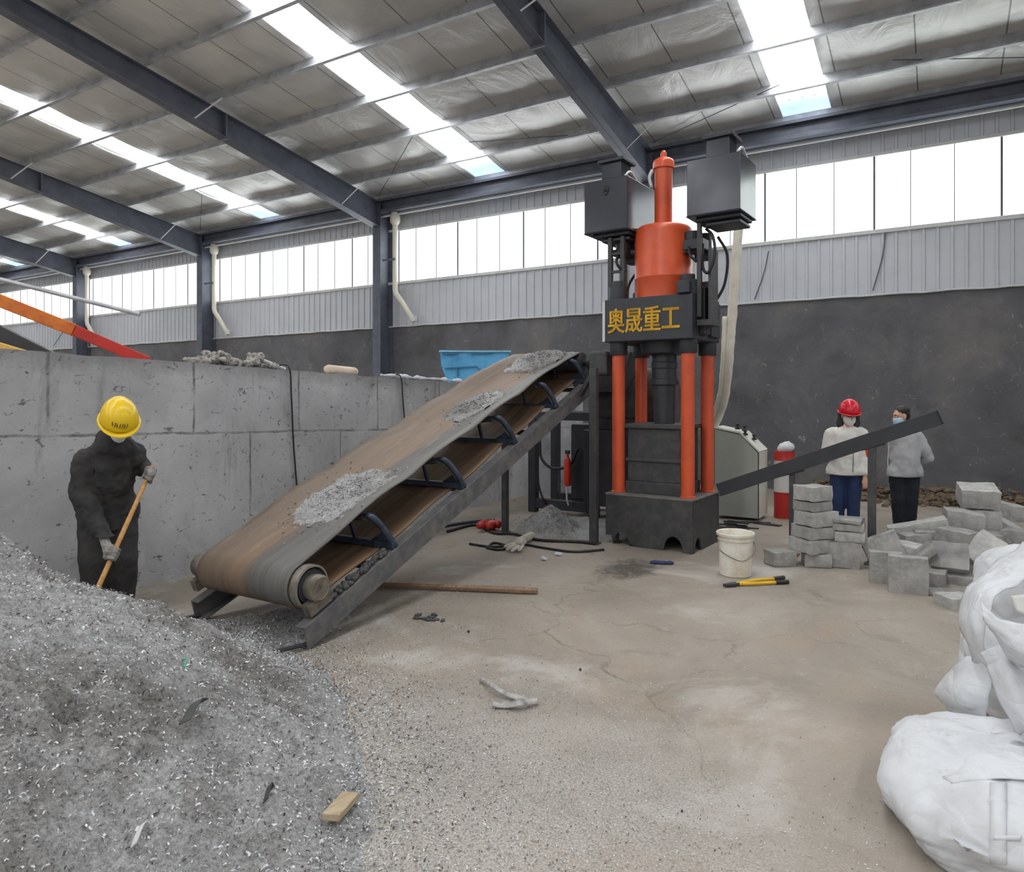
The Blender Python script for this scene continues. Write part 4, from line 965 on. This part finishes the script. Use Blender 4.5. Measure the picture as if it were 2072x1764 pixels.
# sewn webbing band on the near side
def onbag(u, v, t0=2.0):
    r = ray(u, v); o = Vector((0, 0, HC)); Mi = ROOTM[bagA.name].inverted()
    from mathutils.bvhtree import BVHTree
    global _bvh
    try: _bvh
    except NameError: _bvh = BVHTree.FromPolygons([x.co for x in bodyA.data.vertices], [p.vertices[:] for p in bodyA.data.polygons])
    h = _bvh.ray_cast(Mi @ o, r.normalized())
    if h[0] is None: return atT(u, v, 2.6)
    return (ROOTM[bagA.name] @ (h[0]+h[1]*(.004 if h[1].dot(r) < 0 else -.004)))
_bvh_rows = [[onbag(u+du, v) for v in range(1585, 1765, 18)] for u, du in ((2003, 0), (2020, 0), (2037, 0))]
MB().grid(_bvh_rows).build('webbing_band', BAG, bagA, smooth=True, solid=.003)
MB().grid([[onbag(u, 1690+dv+.02*(u-2000)) for u in range(2010, 2072, 8)] for dv in (0, 5, 10)]).build('seam_band', BAG, bagA, smooth=True, solid=.003)

cB = cl(2.99, 3.75, 0)
bagB, bodyB = bulkbag('bulk_bag', 'taller open white bulk bag standing behind the slumped one', cB, [(.0, .0), (.42, .0), (.50, .12), (.51, .33), (.47, .5), (.46, .66), (.40, .78), (.25, .84), (.0, .85)], 2.2, 6)
cloth(P3([(1900, 1385, 3.50), (1886, 1402, 3.50), (1902, 1418, 3.48)], [(1958, 1332, 3.42), (1935, 1402, 3.34), (1950, 1474, 3.36)], [(2015, 1350, 3.25), (2000, 1410, 3.24), (1995, 1480, 3.28)]), 8, .010, 7, 1).build('corner_flap', BAG, bagB, smooth=True, solid=.005)
cloth(P3([(2072, 1100, 3.5), (2010, 1140, 3.5), (1955, 1190, 3.45), (1944, 1250, 3.35), (1965, 1335, 3.3)], [(2090, 1130, 3.3), (2030, 1165, 3.28), (1985, 1200, 3.22), (1965, 1265, 3.15), (1985, 1345, 3.15)], [(2100, 1160, 3.2), (2050, 1190, 3.18), (2015, 1210, 3.1), (1985, 1280, 3.08), (2005, 1360, 3.08)]), 6, .012, 6, 5).build('open_rim', BAG, bagB, smooth=True, solid=.005)
cloth(P3([(1984, 1218, 3.02), (1990, 1255, 2.96), (2010, 1275, 2.98)], [(2020, 1252, 2.92), (2022, 1290, 2.88), (2030, 1312, 2.95)], [(2062, 1262, 2.85), (2060, 1320, 2.80), (2055, 1340, 2.92)], [(2110, 1262, 2.8), (2110, 1330, 2.75), (2100, 1360, 2.88)]), 7, .008, 8, 2).build('rolled_loop', BAG, bagB, smooth=True, solid=.012)
cloth(P3([(1985, 1322, 3.05), (2010, 1380, 2.98), (2035, 1440, 2.92), (2060, 1490, 2.88)], [(2015, 1308, 3.0), (2040, 1365, 2.9), (2062, 1430, 2.85), (2085, 1480, 2.82)], [(2060, 1300, 2.98), (2085, 1370, 2.9), (2100, 1430, 2.85), (2120, 1480, 2.82)]), 7, .006, 7, 8).build('folded_band', BAG, bagB, smooth=True, solid=.010)
cloth(P3([(2012, 1398, 3.08), (2035, 1425, 3.0), (2052, 1452, 2.97)], [(2030, 1392, 3.05), (2050, 1425, 2.96), (2060, 1450, 2.94)]), 6).build('small_loop', BAG, bagB, smooth=True, solid=.006)
cloth(P3([(2048, 1205, 3.05), (2060, 1240, 3.0)], [(2085, 1200, 3.0), (2090, 1250, 2.96)]), 5, .005, 9).build('inner_liner', WHITE2, bagB, smooth=True, solid=.004)

# ================================================================= SMALL THINGS ON THE FLOOR
bu = thing('plastic_bucket', 'stained translucent white plastic bucket on the floor right of the press', 'bucket', (-1.66, 6.83, 0))
MB().lathe([(0, 0), (.135, 0), (.145, .01), (.155, .30), (.158, .375), (.175, .38), (.178, .40), (.172, .41), (.158, .405), (.15, .37), (.14, .03), (0, .02)], (-1.66, 6.83, 0), 40).build('shell', paint('dirty_white_plastic', (226, 224, 216), .45, 0, .2, 5, dirt=(204, 190, 164)), bu, smooth='auto')
MB().lathe([(.16, .335), (.166, .337), (.166, .345), (.16, .347)], (-1.66, 6.83, 0), 40).build('rib', paint('bucket_cream', (220, 212, 190), .5), bu, smooth='auto')
MB().tube(bez([(-1.66-CO*.165, 6.83-SI*.165, .34), (-1.66-CO*.17+SI*.06, 6.83-SI*.17-CO*.06, .25), (-1.66+SI*.18, 6.83-CO*.18, .17), (-1.66+CO*.16+SI*.08, 6.83+SI*.16-CO*.08, .24), (-1.66+CO*.165, 6.83+SI*.165, .34)], 8), .004, 6).build('handle', RUST, bu, smooth=True)
bc = thing('bolt_cutter', 'yellow and black bolt cutter lying on the floor in front of the bucket', 'bolt cutter', (-1.42, 6.6, 0))
a, b = atZ(1490, 1181, .02), atZ(1566, 1171, .02); c2 = atZ(1570, 1178, .02); hd = atZ(1463, 1180, .02)
MB().tube(bez([a, a*.5+b*.5+Vector((0, .02, .005)), b], 5), .015, 10).build('yellow_handle', paint('yellow_tool_paint', (232, 184, 40), .4), bc, smooth=True)
MB().tube(bez([a, a*.5+c2*.5+Vector((0, -.02, 0)), c2], 5), .015, 10).build('yellow_handle', MATS['yellow_tool_paint'], bc, smooth=True)
MB().tube([b, b*1.0+(b-a).normalized()*.12], .019, 10).build('black_grip', RUBBER, bc, smooth='auto'); MB().tube([c2, c2+(c2-a).normalized()*.12], .019, 10).build('black_grip', RUBBER, bc, smooth='auto')
MB().prism([(-.14, -.014), (-.05, -.03), (.03, -.02), (.03, .02), (-.05, .03), (-.13, .012)], -.012, .012, Matrix.Translation(a) @ Matrix.Rotation(math.atan2((b-a).y, (b-a).x), 4, 'Z') @ Matrix.Rotation(R(90), 4, 'X')).build('jaw', BLK, bc, bevel=.003)
s0, s1 = atZ(768, 1183, .03), atZ(1088, 1195, .03)
props(MB().tube([s0+(s0-s1)*.25, s0*.6+s1*.4, s0*.1+s1*.9, s1], [.026, .027, .032, .027], 6).build('timber_pole', WOODG, None, bevel=.003), 'weathered timber stick on the floor beside the conveyor', 'stick')
cloth_m = paint('torn_grey_strip', (178, 176, 172), .8, 0, .4, 14, dirt=(104, 102, 100))
st = MB(); 
A = bez([atZ(972, 1368, .02), atZ(1000, 1384, .045), atZ(1030, 1400, .03), atZ(1068, 1412, .012)], 6); B = [p+Vector((.02, -.035, -.012)) for p in A]
st.grid([A, B]); o = st.build('torn_strip', cloth_m, None, smooth=True, solid=.006); props(o, 'straight grey torn strip lying on the open floor', 'strip')
A = bez([atZ(994, 1428, .02), atZ(1020, 1432, .01), atZ(1050, 1428, .03), atZ(1088, 1424, .015)], 6); B = [p+Vector((-.015, .05, .012)) for p in A]
o = MB().grid([A, B]).build('torn_strip', cloth_m, None, smooth=True, solid=.006); props(o, 'curved pale torn strip just below the straight one on the floor', 'strip')
p = atZ(870, 1252); mb = MB()
for i in range(9): sph(mb, p+Vector((random.gauss(0, .07), random.gauss(0, .03), .008)), (.035, .018, .012), rot3(z=random.uniform(0, 180)), 8, 5)
props(mb.build('black_scrap', BLK2), 'crumpled black scrap on the floor between conveyor and open floor', 'scrap')
for u, v, r, lab in ((948, 1280, .010, 'small black nut on the floor below the black scrap'), (1174, 1357, .008, 'small black ball on the open floor'), (1380, 1643, .005, 'small black bead on the floor near the camera')):
    p = atZ(u, v); mb = MB(); sph(mb, p+Vector((0, 0, r)), (r, r, r)); props(mb.build('black_bead', BLK, None, smooth=True), lab, 'bead')
p = atZ(1340, 1141); mb = MB()
for dx in (-.06, 0, .06): sph(mb, p+Vector((dx, dx*.3, .015)), (.06, .035, .018), rot3(z=20), 10, 6)
o = mb.build('blue_rag', paint('navy_rag', (60, 66, 112), .8, 0, .5, 20)); displace(o, .012, 20); props(o, 'small dark blue rag on the floor in front of the press', 'rag')
mb = MB(); p = atZ(990, 1074)
for i in range(8): sph(mb, p+Vector((random.gauss(0, .07), random.gauss(0, .04), .04+random.random()*.05)), (.07, .055, .045), rot3(z=random.uniform(0, 180)), 10, 6)
o = mb.build('red_sack', RED, None, smooth=True); displace(o, .02, 14); props(o, 'crumpled red sack on the floor behind the conveyor', 'sack')
for i, (pts, r, m, lab) in enumerate((
    ([(905, 1075), (960, 1062), (1000, 1078), (1040, 1080), (1090, 1092), (1170, 1096), (1205, 1100)], .018, RUBBER, 'black cable on the floor from the red sack to the conveyor leg'),
    ([(950, 1100), (1000, 1106), (1050, 1100), (1100, 1108), (1160, 1116), (1222, 1112)], .014, RUBBER, 'thin black cable nearest the open floor beneath the conveyor'),
    ([(985, 1108), (1010, 1112), (1030, 1106), (1000, 1098), (985, 1108)], .014, RUBBER, 'small black cable loop beside the white glove'),
    ([(900, 1064), (950, 1056), (1000, 1052)], .02, GREYST, 'blue-grey hose on the floor along the concrete wall'))):
    props(MB().tube(bez([atZ(u, v, r) for u, v in pts], 8), r, 8).build('floor_cable', m, None, smooth=True), lab, 'cable')
gl = blob([('e', atZ(1052, 1097, .05), (.08, .05, .04), rot3(z=40)), ('l', [atZ(1050, 1095, .06), atZ(1075, 1084, .04)], [.045, .05]), ('l', [atZ(1040, 1100, .05), atZ(1022, 1106, .03)], [.022, .02]), ('l', [atZ(1042, 1103, .05), atZ(1026, 1111, .03)], [.022, .02]), ('l', [atZ(1048, 1105, .05), atZ(1036, 1114, .03)], [.022, .019]), ('l', [atZ(1058, 1104, .05), atZ(1050, 1113, .03)], [.02, .018])], 'work_glove', paint('off_white_glove', (208, 202, 190), .9, 0, .3, 20), None, .010, 2)
props(gl, 'off-white work glove lying among the cables under the conveyor', 'glove')
p = atZ(1190, 1098); o = MB().add([p+Vector((-.09, .03, .008)), p+Vector((.07, .05, .008)), p+Vector((.09, -.03, .012)), p+Vector((-.02, -.05, .02))], [(0, 1, 2, 3)]).build('cardboard_scrap', paint('orange_cardboard', (204, 150, 110), .8), None, solid=.005); props(o, 'orange-brown cardboard scrap at the foot of the near conveyor leg', 'cardboard')
for u, v, lab in ((1130, 1124, 'small white scrap under the conveyor nearest the press'), (1100, 1134, 'crumpled white paper scrap on the floor in front of the cables')):
    p = atZ(u, v); mb = MB(); sph(mb, p+Vector((0, 0, .02)), (.04, .03, .02)); o = mb.build('paper_scrap', WHITE); displace(o, .012, 30); props(o, lab, 'paper')
mb = MB()
for _ in range(14): 
    p = atZ(random.uniform(1455, 1560), random.uniform(1055, 1075), .006); a = random.uniform(-.4, .4)
    mb.box(p, (random.uniform(.15, .4), random.uniform(.05, .12), .012), rot3(z=math.degrees(a)))
props(mb.build('black_sheet_scraps', BLK), 'dark flat scraps lying in front of the control console', 'scrap', None, 'stuff')
# rubble strip at the foot of the back wall
mb = MB()
for _ in range(760):
    x = random.uniform(-1.9, 3.0); k = .72+.4*noise.noise(Vector((x*1.1, 3, 0))); y = YW-abs(random.gauss(0, .35))*k*1.6-.17; r = random.uniform(.02, .09)*k
    z = max(0, .42*k-(YW-y)*.36)*random.random()
    sph(mb, Vector((x, y, z+r*.4)), (r*1.6, r*1.2, r*.8), rot3(random.uniform(-30, 30), random.uniform(-30, 30), random.uniform(0, 180)), 6, 4)
props(mb.build('wall_rubble', paint('brown_rubble', (122, 104, 84), .9, 0, .6, 6, .3, dirt=(66, 60, 54))), 'strip of brown soil and rubble along the foot of the dark wall', 'rubble', None, 'stuff')

# ================================================================= PEOPLE (local x: to the right, y: away from the camera, z: up)
def person(lab, root, sc):
    o = thing('person', lab, 'person', root, math.atan2(-root[0], root[1])); o.scale = sc; return o
def hand(pc, axis, out, wrist, mat, parent, name, scale=1.0, grip=.024):
    """a gloved or bare hand closed round an axis: palm, four bent fingers, thumb"""
    a = Vector(axis).normalized(); n = Vector(out); n = (n-a*n.dot(a)).normalized(); b = a.cross(n); c = Vector(pc); s = scale
    def at(ang, r, off): return c+a*off+(n*math.cos(R(ang))+b*math.sin(R(ang)))*r
    r = grip; pcs = [('l', [Vector(wrist), at(0, r+.02, 0)], [.032*s, .034*s]), ('l', [at(-10, r+.016, -.03*s), at(-10, r+.016, .03*s)], [.024*s, .024*s])]
    for k, (off, L) in enumerate(((-.034, .8), (-.012, 1), (.011, 1.05), (.033, .95))):
        pcs.append(('l', [at(25, r+.016, off*s), at(85, r+.012, off*s), at(140*L, r+.010, off*s), at(205*L, r+.008, off*s)], [.0125*s, .012*s, .0105*s, .009*s]))
    pcs.append(('l', [at(-35, r+.014, .035*s), at(-80, r+.012, .05*s), at(-130, r+.009, .045*s)], [.014*s, .0125*s, .010*s]))
    return blob(pcs, name, mat, parent, .0055, 3)
def helmet(c, tilt, mat, parent, sc=1.0, ridge=True):
    M = Matrix.Translation(Vector(c)) @ tilt.to_4x4() @ Matrix.Scale(sc, 4); mb = MB(); G = []
    for i in range(19):
        a = (pi/2)*i/18; row = []
        for k in range(49):
            t = 2*pi*k/48; fr = max(0, -math.sin(t))
            rx, ry, rz = .125, .15, .145
            p = Vector((rx*math.cos(t)*math.cos(a), ry*math.sin(t)*math.cos(a), rz*math.sin(a)**.92))
            if ridge and abs(math.cos(t)*math.cos(a)) < .30: p *= 1.02
            row.append(M @ p)
        G.append(row)
    brim = []
    for e in (1.0, 1.14):
        brim.append([M @ Vector((.125*math.cos(2*pi*k/48)*e, .15*math.sin(2*pi*k/48)*e*(1+(.13 if e > 1 else 0)*max(0, -math.sin(2*pi*k/48))), -.008*(e > 1)-.004)) for k in range(49)])
    mb.grid(G); mb.grid(brim); h = mb.build('helmet', mat, parent, smooth='auto', world=False, solid=.004)
    return h, M
def head(c, tilt, parent, face_dir=None):
    """returns the pieces of a head with nose, chin, ears round the point c (between the ears)"""
    c = Vector(c); Q = lambda x, y, z: c+tilt @ Vector((x, y, z))
    return [('e', Q(0, .01, .03), (.076, .095, .095), tilt), ('e', Q(0, -.03, -.05), (.058, .065, .07), tilt), ('e', Q(0, -.06, -.095), (.03, .026, .024), tilt),
            ('l', [Q(0, -.088, .02), Q(0, -.112, -.022)], [.010, .015]), ('e', Q(.078, .01, -.01), (.012, .022, .034), tilt), ('e', Q(-.078, .01, -.01), (.012, .022, .034), tilt),
            ('l', [Q(-.045, -.078, .035), Q(.045, -.078, .035)], [.014, .014]), ('e', Q(0, -.092, -.062), (.026, .012, .010), tilt)]
def eyes(c, tilt, parent):
    c = Vector(c)
    for sx in (-1, 1):
        mb = MB(); sph(mb, c+tilt @ Vector((sx*.031, -.083, .012)), (.014, .010, .009), tilt, 10, 6); mb.build('eye', TRIM, parent, world=False, smooth=True)
        mb = MB(); sph(mb, c+tilt @ Vector((sx*.031, -.0915, .012)), (.0065, .004, .0065), tilt, 8, 6); mb.build('iris', HAIR, parent, world=False, smooth=True)
        mb = MB(); mb.tube([c+tilt @ Vector((sx*.014, -.093, .034)), c+tilt @ Vector((sx*.033, -.094, .040)), c+tilt @ Vector((sx*.050, -.084, .034))], .0045, 6); mb.build('eyebrow', HAIR, parent, world=False, smooth=True)
def mask(c, tilt, mat, parent):
    c = Vector(c); rows = []
    for i, z in enumerate((.000, -.022, -.045, -.070, -.095, -.112)):
        f = (.118, .126, .126, .120, .108, .088)[i]; w = (.060, .070, .072, .068, .054, .036)[i]
        rows.append([c+tilt @ Vector((w*math.sin(R(q)), -f*math.cos(R(q))**.8+.012 if abs(q) < 89 else .01, z)) for q in (-85, -60, -35, -14, 0, 14, 35, 60, 85)])
    m = MB().grid(rows).build('face_mask', mat, parent, world=False, smooth=True, solid=.003)
    for sx in (-1, 1): MB().tube([c+tilt @ Vector((sx*.066, -.02, -.02)), c+tilt @ Vector((sx*.082, .02, .01))], .003, 6).build('ear_loop', mat, m, world=False)
    return m
def shoe(p, ang, mat, parent, L=.27):
    M = Matrix.Translation(Vector(p)) @ Matrix.Rotation(R(ang), 4, 'Z')
    q = lambda x, y, z: M @ Vector((x, y, z))
    o = blob([('e', q(0, .02, .05), (.045, .07, .05), rot3(z=ang)), ('e', q(0, -.09, .04), (.047, .09, .04), rot3(z=ang)), ('l', [q(0, .04, .06), q(0, .04, .13)], [.05, .052]), ('l', [q(0, .05, .02), q(0, -.14, .02)], [.042, .04])], 'shoe', mat, parent, .012, 3)
    return o

# --- worker shovelling, bent forward, yellow helmet
w = person('person in black clothes and yellow helmet bending over a shovel by the chip heap', (-5.36, 2.98, 0), (.90, 1, 1))
T = rot3(x=34, z=4); hc = (.06, -.26, 1.495)
blob(head(hc, T, w)+[('l', [(.03, -.12, 1.38), (.05, -.22, 1.43)], [.065, .06]), ('l', [(0, .08, .86), (.0, .04, 1.1), (.02, -.08, 1.32)], [.12, .125, .13]), ('l', [(-.15, -.05, 1.22), (-.18, -.08, 1.0), (-.03, -.295, .68)], [.04, .035, .03]), ('l', [(.15, -.05, 1.24), (.235, .02, 1.14), (.272, -.13, 1.12)], [.04, .035, .03]), ('l', [(-.1, .06, .82), (-.12, .0, .45), (-.09, .04, .1)], [.085, .06, .045]), ('l', [(.1, .06, .82), (.13, .0, .45), (.1, .06, .1)], [.085, .06, .045])], 'body', SKIN, w, .014, 5)
eyes(hc, T, w); mask(hc, T, MASKW, w)
blob([('e', Vector(hc)+T @ Vector((0, .035, .02)), (.082, .085, .085), T)], 'hair', HAIR, w, .014, 3)
blob([('l', [(-.02, .08, .84), (.0, .06, 1.05), (.01, -.03, 1.24), (.02, -.10, 1.33)], [.175, .185, .18, .14]), ('l', [(-.1, .08, .82), (.08, .08, .82)], [.15, .15]), ('l', [(-.16, -.04, 1.22), (.17, -.05, 1.25)], [.09, .09]), ('l', [(-.16, -.04, 1.22), (.02, -.14, 1.35)], [.09, .09]), ('l', [(.18, -.05, 1.25), (.03, -.14, 1.35)], [.09, .09]),
      ('l', [(-.175, -.05, 1.21), (-.20, -.06, 1.00), (-.16, -.14, .90), (-.035, -.295, .665)], [.10, .10, .09, .06]), ('l', [(.18, -.05, 1.24), (.24, .02, 1.14), (.272, -.10, 1.13)], [.09, .072, .055]),
      ('l', [(-.01, .07, .95), (-.02, .08, .70)], [.185, .195]), ('e', (0, -.02, 1.1), (.19, .15, .2)), ('l', [(.02, -.13, 1.36), (.04, -.17, 1.385)], [.10, .085])], 'jacket', CLOTHB, w, .013, 3, .020, 7, .70)
blob([('l', [(-.10, .07, .84), (-.11, .0, .47), (-.10, .05, .09)], [.15, .125, .10]), ('l', [(.075, .07, .84), (.095, .0, .47), (.10, .06, .09)], [.135, .115, .09]), ('l', [(-.08, .08, .82), (.08, .08, .82)], [.14, .14])], 'trousers', CLOTHB, w, .016, 5, .010, 8)
shoe((-.10, .03, 0), -8, SHOE, w); shoe((.14, .03, 0), 38, SHOE, w)
h, HM = helmet(Vector(hc)+T @ Vector((0, .0, .045)), T, YEL, w, 1.10)
# worn lettering on the helmet front
lg = MB()
for k, (x, q) in enumerate(((-.05, 0), (-.036, 1), (-.022, 0), (-.008, 2), (.008, 2), (.024, 1), (.038, 2))):
    for j in range(2):
        def sp(x, z): return HM @ Vector((x, -.160*math.sqrt(max(0, 1-(x/.125)**2-(z/.145)**2)), z))
        z0 = .052+.008*j-(.004*k)*.4; lg.bar(sp(x-.005+.004*j, z0-.010), sp(x+.005*(q-1), z0+.010), .003, .003)
lg.build('emblem', BLK, h, world=False)
sh = thing('shovel', 'long wooden-handled shovel held by the person in the yellow helmet, blade in the chips', 'shovel', (-5.36, 2.98, 0), math.atan2(5.36, 2.98)); sh.scale = (.90, 1, 1)
hp0, hp1 = Vector((.29, -.17, 1.13)), Vector((-.16, -.46, .20)); hd = (hp1-hp0).normalized()
MB().tube([hp0-hd*.05, hp0*.5+hp1*.5, hp1+hd*.1], [.017, .019, .019], 12).build('handle', WOODH, sh, world=False, smooth='auto')
rows = []
for i in range(9):
    f = i/8; wd = .11*(1-.35*f**3); rows.append([hp1+hd*(.08+.28*f)+Vector((x*wd, 0, 0))+Vector((0, -.03, .03))*(x*x)*1.0 for x in np.linspace(-1, 1, 9)])
MB().grid(rows).tube([hp1+hd*.0, hp1+hd*.16], .024, 10).build('blade', RUST, sh, world=False, smooth=True, solid=.003)
pr = hp0+hd*.02; pl_ = Vector((.02, -.344, .572)); tt = (pl_-hp0).dot(hd); pl_ = hp0+hd*tt
hand(pr, hd, (.35, -.3, .5), Vector((.275, -.11, 1.14)), GLOVE, w, 'glove', 1.1)
hand(pl_, -hd, (-.55, -.3, .35), Vector((-.05, -.28, .70)), GLOVE, w, 'glove', 1.1)

# --- person in white jacket and red helmet
w = person('person in a white jacket, jeans and a red helmet behind the chute', (-.965, 9.36, 0), (.96, .97, .995))
T = rot3(x=14, z=16); hc = (.035, -.03, 1.475)
blob(head(hc, T, w)+[('l', [(.0, .0, 1.27), (.02, -.01, 1.40)], [.05, .048]), ('l', [(0, 0, .82), (0, 0, 1.05), (0, 0, 1.24)], [.12, .11, .12]), ('l', [(-.16, 0, 1.25), (-.2, .02, 1.0), (-.05, -.16, 1.06)], [.04, .035, .026]), ('l', [(.16, 0, 1.25), (.2, .0, 1.0), (.21, -.06, .76)], [.04, .035, .026]), ('l', [(-.085, 0, .8), (-.09, -.01, .44), (-.09, .02, .1)], [.08, .055, .04]), ('l', [(.085, 0, .8), (.09, -.01, .44), (.09, .02, .1)], [.08, .055, .04]),
      ('l', [(.21, -.06, .77), (.215, -.075, .68)], [.026, .03])]+[('l', [(.215+dx, -.075, .70), (.213+dx, -.095, .65), (.208+dx, -.09, .61)], [.011, .010, .008]) for dx in (-.024, -.008, .008, .024)]+[('l', [(.19, -.085, .72), (.178, -.10, .68)], [.011, .009])], 'body', SKIN, w, .011, 4)
eyes(hc, T, w); mask(hc, T, MASKW, w)
blob([('e', Vector(hc)+T @ Vector((0, .03, .02)), (.088, .09, .09), T), ('l', [(-.045, .03, 1.48), (-.065, .0, 1.38), (-.06, -.04, 1.27)], [.05, .05, .035]), ('l', [(.11, .04, 1.48), (.115, .02, 1.38), (.10, -.03, 1.28)], [.045, .045, .03]), ('l', [(.03, .08, 1.48), (.03, .08, 1.32)], [.06, .07])], 'hair', HAIR, w, .012, 3, .006, 20)
blob([('l', [(0, 0, .80), (0, 0, 1.0), (0, .0, 1.2)], [.19, .185, .16]), ('l', [(-.09, 0, .80), (.09, 0, .80)], [.145, .145]), ('l', [(-.15, .01, 1.25), (.15, .01, 1.25)], [.085, .085]), ('l', [(-.17, .01, 1.24), (-.22, .02, 1.02), (-.14, -.14, 1.0), (-.06, -.19, 1.06)], [.085, .08, .07, .05]), ('l', [(.17, .01, 1.24), (.225, .01, 1.0), (.22, -.05, .80)], [.085, .075, .055]), ('l', [(.0, .05, 1.30), (.02, .05, 1.34)], [.10, .10]), ('l', [(-.06, -.04, 1.29), (.09, -.04, 1.29)], [.05, .05])], 'jacket', JACK, w, .014, 4, .010, 9, .765)
MB().tube([(.075, -.178, .80), (.08, -.19, 1.0), (.07, -.175, 1.2)], .004, 6).build('zip', GREYST, w, world=False) 
hand((-.02, -.205, 1.08), (1, .1, .5), (-.2, -1, .2), (-.06, -.19, 1.06), SKIN, w, 'hand', .85, .014)
blob([('l', [(-.09, .01, .80), (-.095, -.01, .45), (-.09, .03, .08)], [.105, .08, .065]), ('l', [(.09, .01, .80), (.085, -.01, .45), (.08, .03, .08)], [.105, .08, .065]), ('l', [(-.07, .01, .78), (.07, .01, .78)], [.11, .11])], 'trousers', DENIM, w, .013, 4, .007, 10)
shoe((-.09, 0, 0), -6, SHOE, w); shoe((.09, 0, 0), 10, SHOE, w)
helmet(Vector(hc)+T @ Vector((0, .0, .055)), T, REDH, w, .98)
oc = blob([('e', (.25, -.03, 1.04), (.05, .06, .10)), ('e', (.27, -.04, .97), (.035, .05, .08)), ('e', (.23, -.04, 1.09), (.05, .05, .05))], 'orange_cloth', paint('orange_cloth', (226, 84, 40), .85, 0, .2, 8), None, .014, 2, .012, 14)
oc.matrix_world = ROOTM[w.name] @ Matrix.Diagonal((.96, .97, .995, 1)); props(oc, 'bright orange cloth tucked under the arm of the person in the white jacket', 'cloth')

# --- person in grey jacket facing left, hands behind the back
w = person('person in a grey jacket and dark trousers with hands clasped behind the back', (-.375, 9.74, 0), (.87, .95, .98))
T = rot3(x=10, z=-62); hc = (-.03, -.03, 1.48)
blob(head(hc, T, w)+[('l', [(.03, .0, 1.25), (.0, -.01, 1.40)], [.055, .052]), ('l', [(0.02, 0, .82), (0.02, 0, 1.05), (0.03, 0, 1.22)], [.12, .12, .12]), ('l', [(.16, .06, 1.22), (.27, .10, .98), (.15, .18, .90)], [.045, .038, .028]), ('l', [(-.08, -.1, 1.22), (-.1, -.0, 1.0), (.05, .2, .92)], [.045, .038, .028]), ('l', [(-.06, -.02, .8), (-.06, -.03, .44), (-.05, .0, .1)], [.08, .055, .04]), ('l', [(.09, .03, .8), (.08, .02, .44), (.07, .05, .1)], [.08, .055, .04])], 'body', SKIN, w, .011, 4)
eyes(hc, T, w); mask(hc, T, MASKB, w)
blob([('e', Vector(hc)+T @ Vector((0, .03, .062)), (.084, .10, .072), T), ('e', Vector(hc)+T @ Vector((0, .065, .01)), (.078, .055, .085), T)], 'hair', HAIR, w, .010, 3, .005, 25)
blob([('l', [(.02, 0, .80), (.02, 0, 1.0), (.025, .0, 1.2)], [.185, .19, .165]), ('l', [(-.06, -.03, .79), (.10, .03, .80)], [.15, .15]), ('l', [(-.10, -.06, 1.22), (.15, .05, 1.23)], [.09, .09]), ('l', [(.17, .06, 1.22), (.27, .09, 1.05), (.31, .11, .98), (.17, .2, .90)], [.085, .08, .07, .05]), ('l', [(-.11, -.07, 1.21), (-.12, .02, 1.0), (.06, .2, .91)], [.085, .075, .05]), ('l', [(.02, .0, 1.29), (.01, -.01, 1.33)], [.085, .08])], 'jacket', JACKG, w, .014, 4, .009, 9, .75)
MB().tube([(-.185, -.085, .74), (-.19, -.085, .95), (-.165, -.09, 1.2)], .006, 6).build('jacket_edge', TRIM, w, world=False)
hand((.12, .24, .88), (1, 0, .3), (0, 1, 0), (.16, .2, .90), SKIN, w, 'hand', .9, .018); hand((.10, .235, .89), (-1, 0, .3), (0, 1, .3), (.06, .2, .91), SKIN, w, 'hand', .9, .018)
blob([('l', [(-.06, -.02, .78), (-.055, -.03, .45), (-.05, .0, .08)], [.125, .10, .075]), ('l', [(.09, .03, .78), (.085, .02, .45), (.07, .05, .08)], [.12, .10, .075]), ('l', [(-.04, 0, .76), (.07, .02, .76)], [.12, .12])], 'trousers', NAVY, w, .013, 4, .008, 9)
shoe((-.06, -.02, 0), -62, SHOE, w); shoe((.07, .04, 0), -50, SHOE, w)
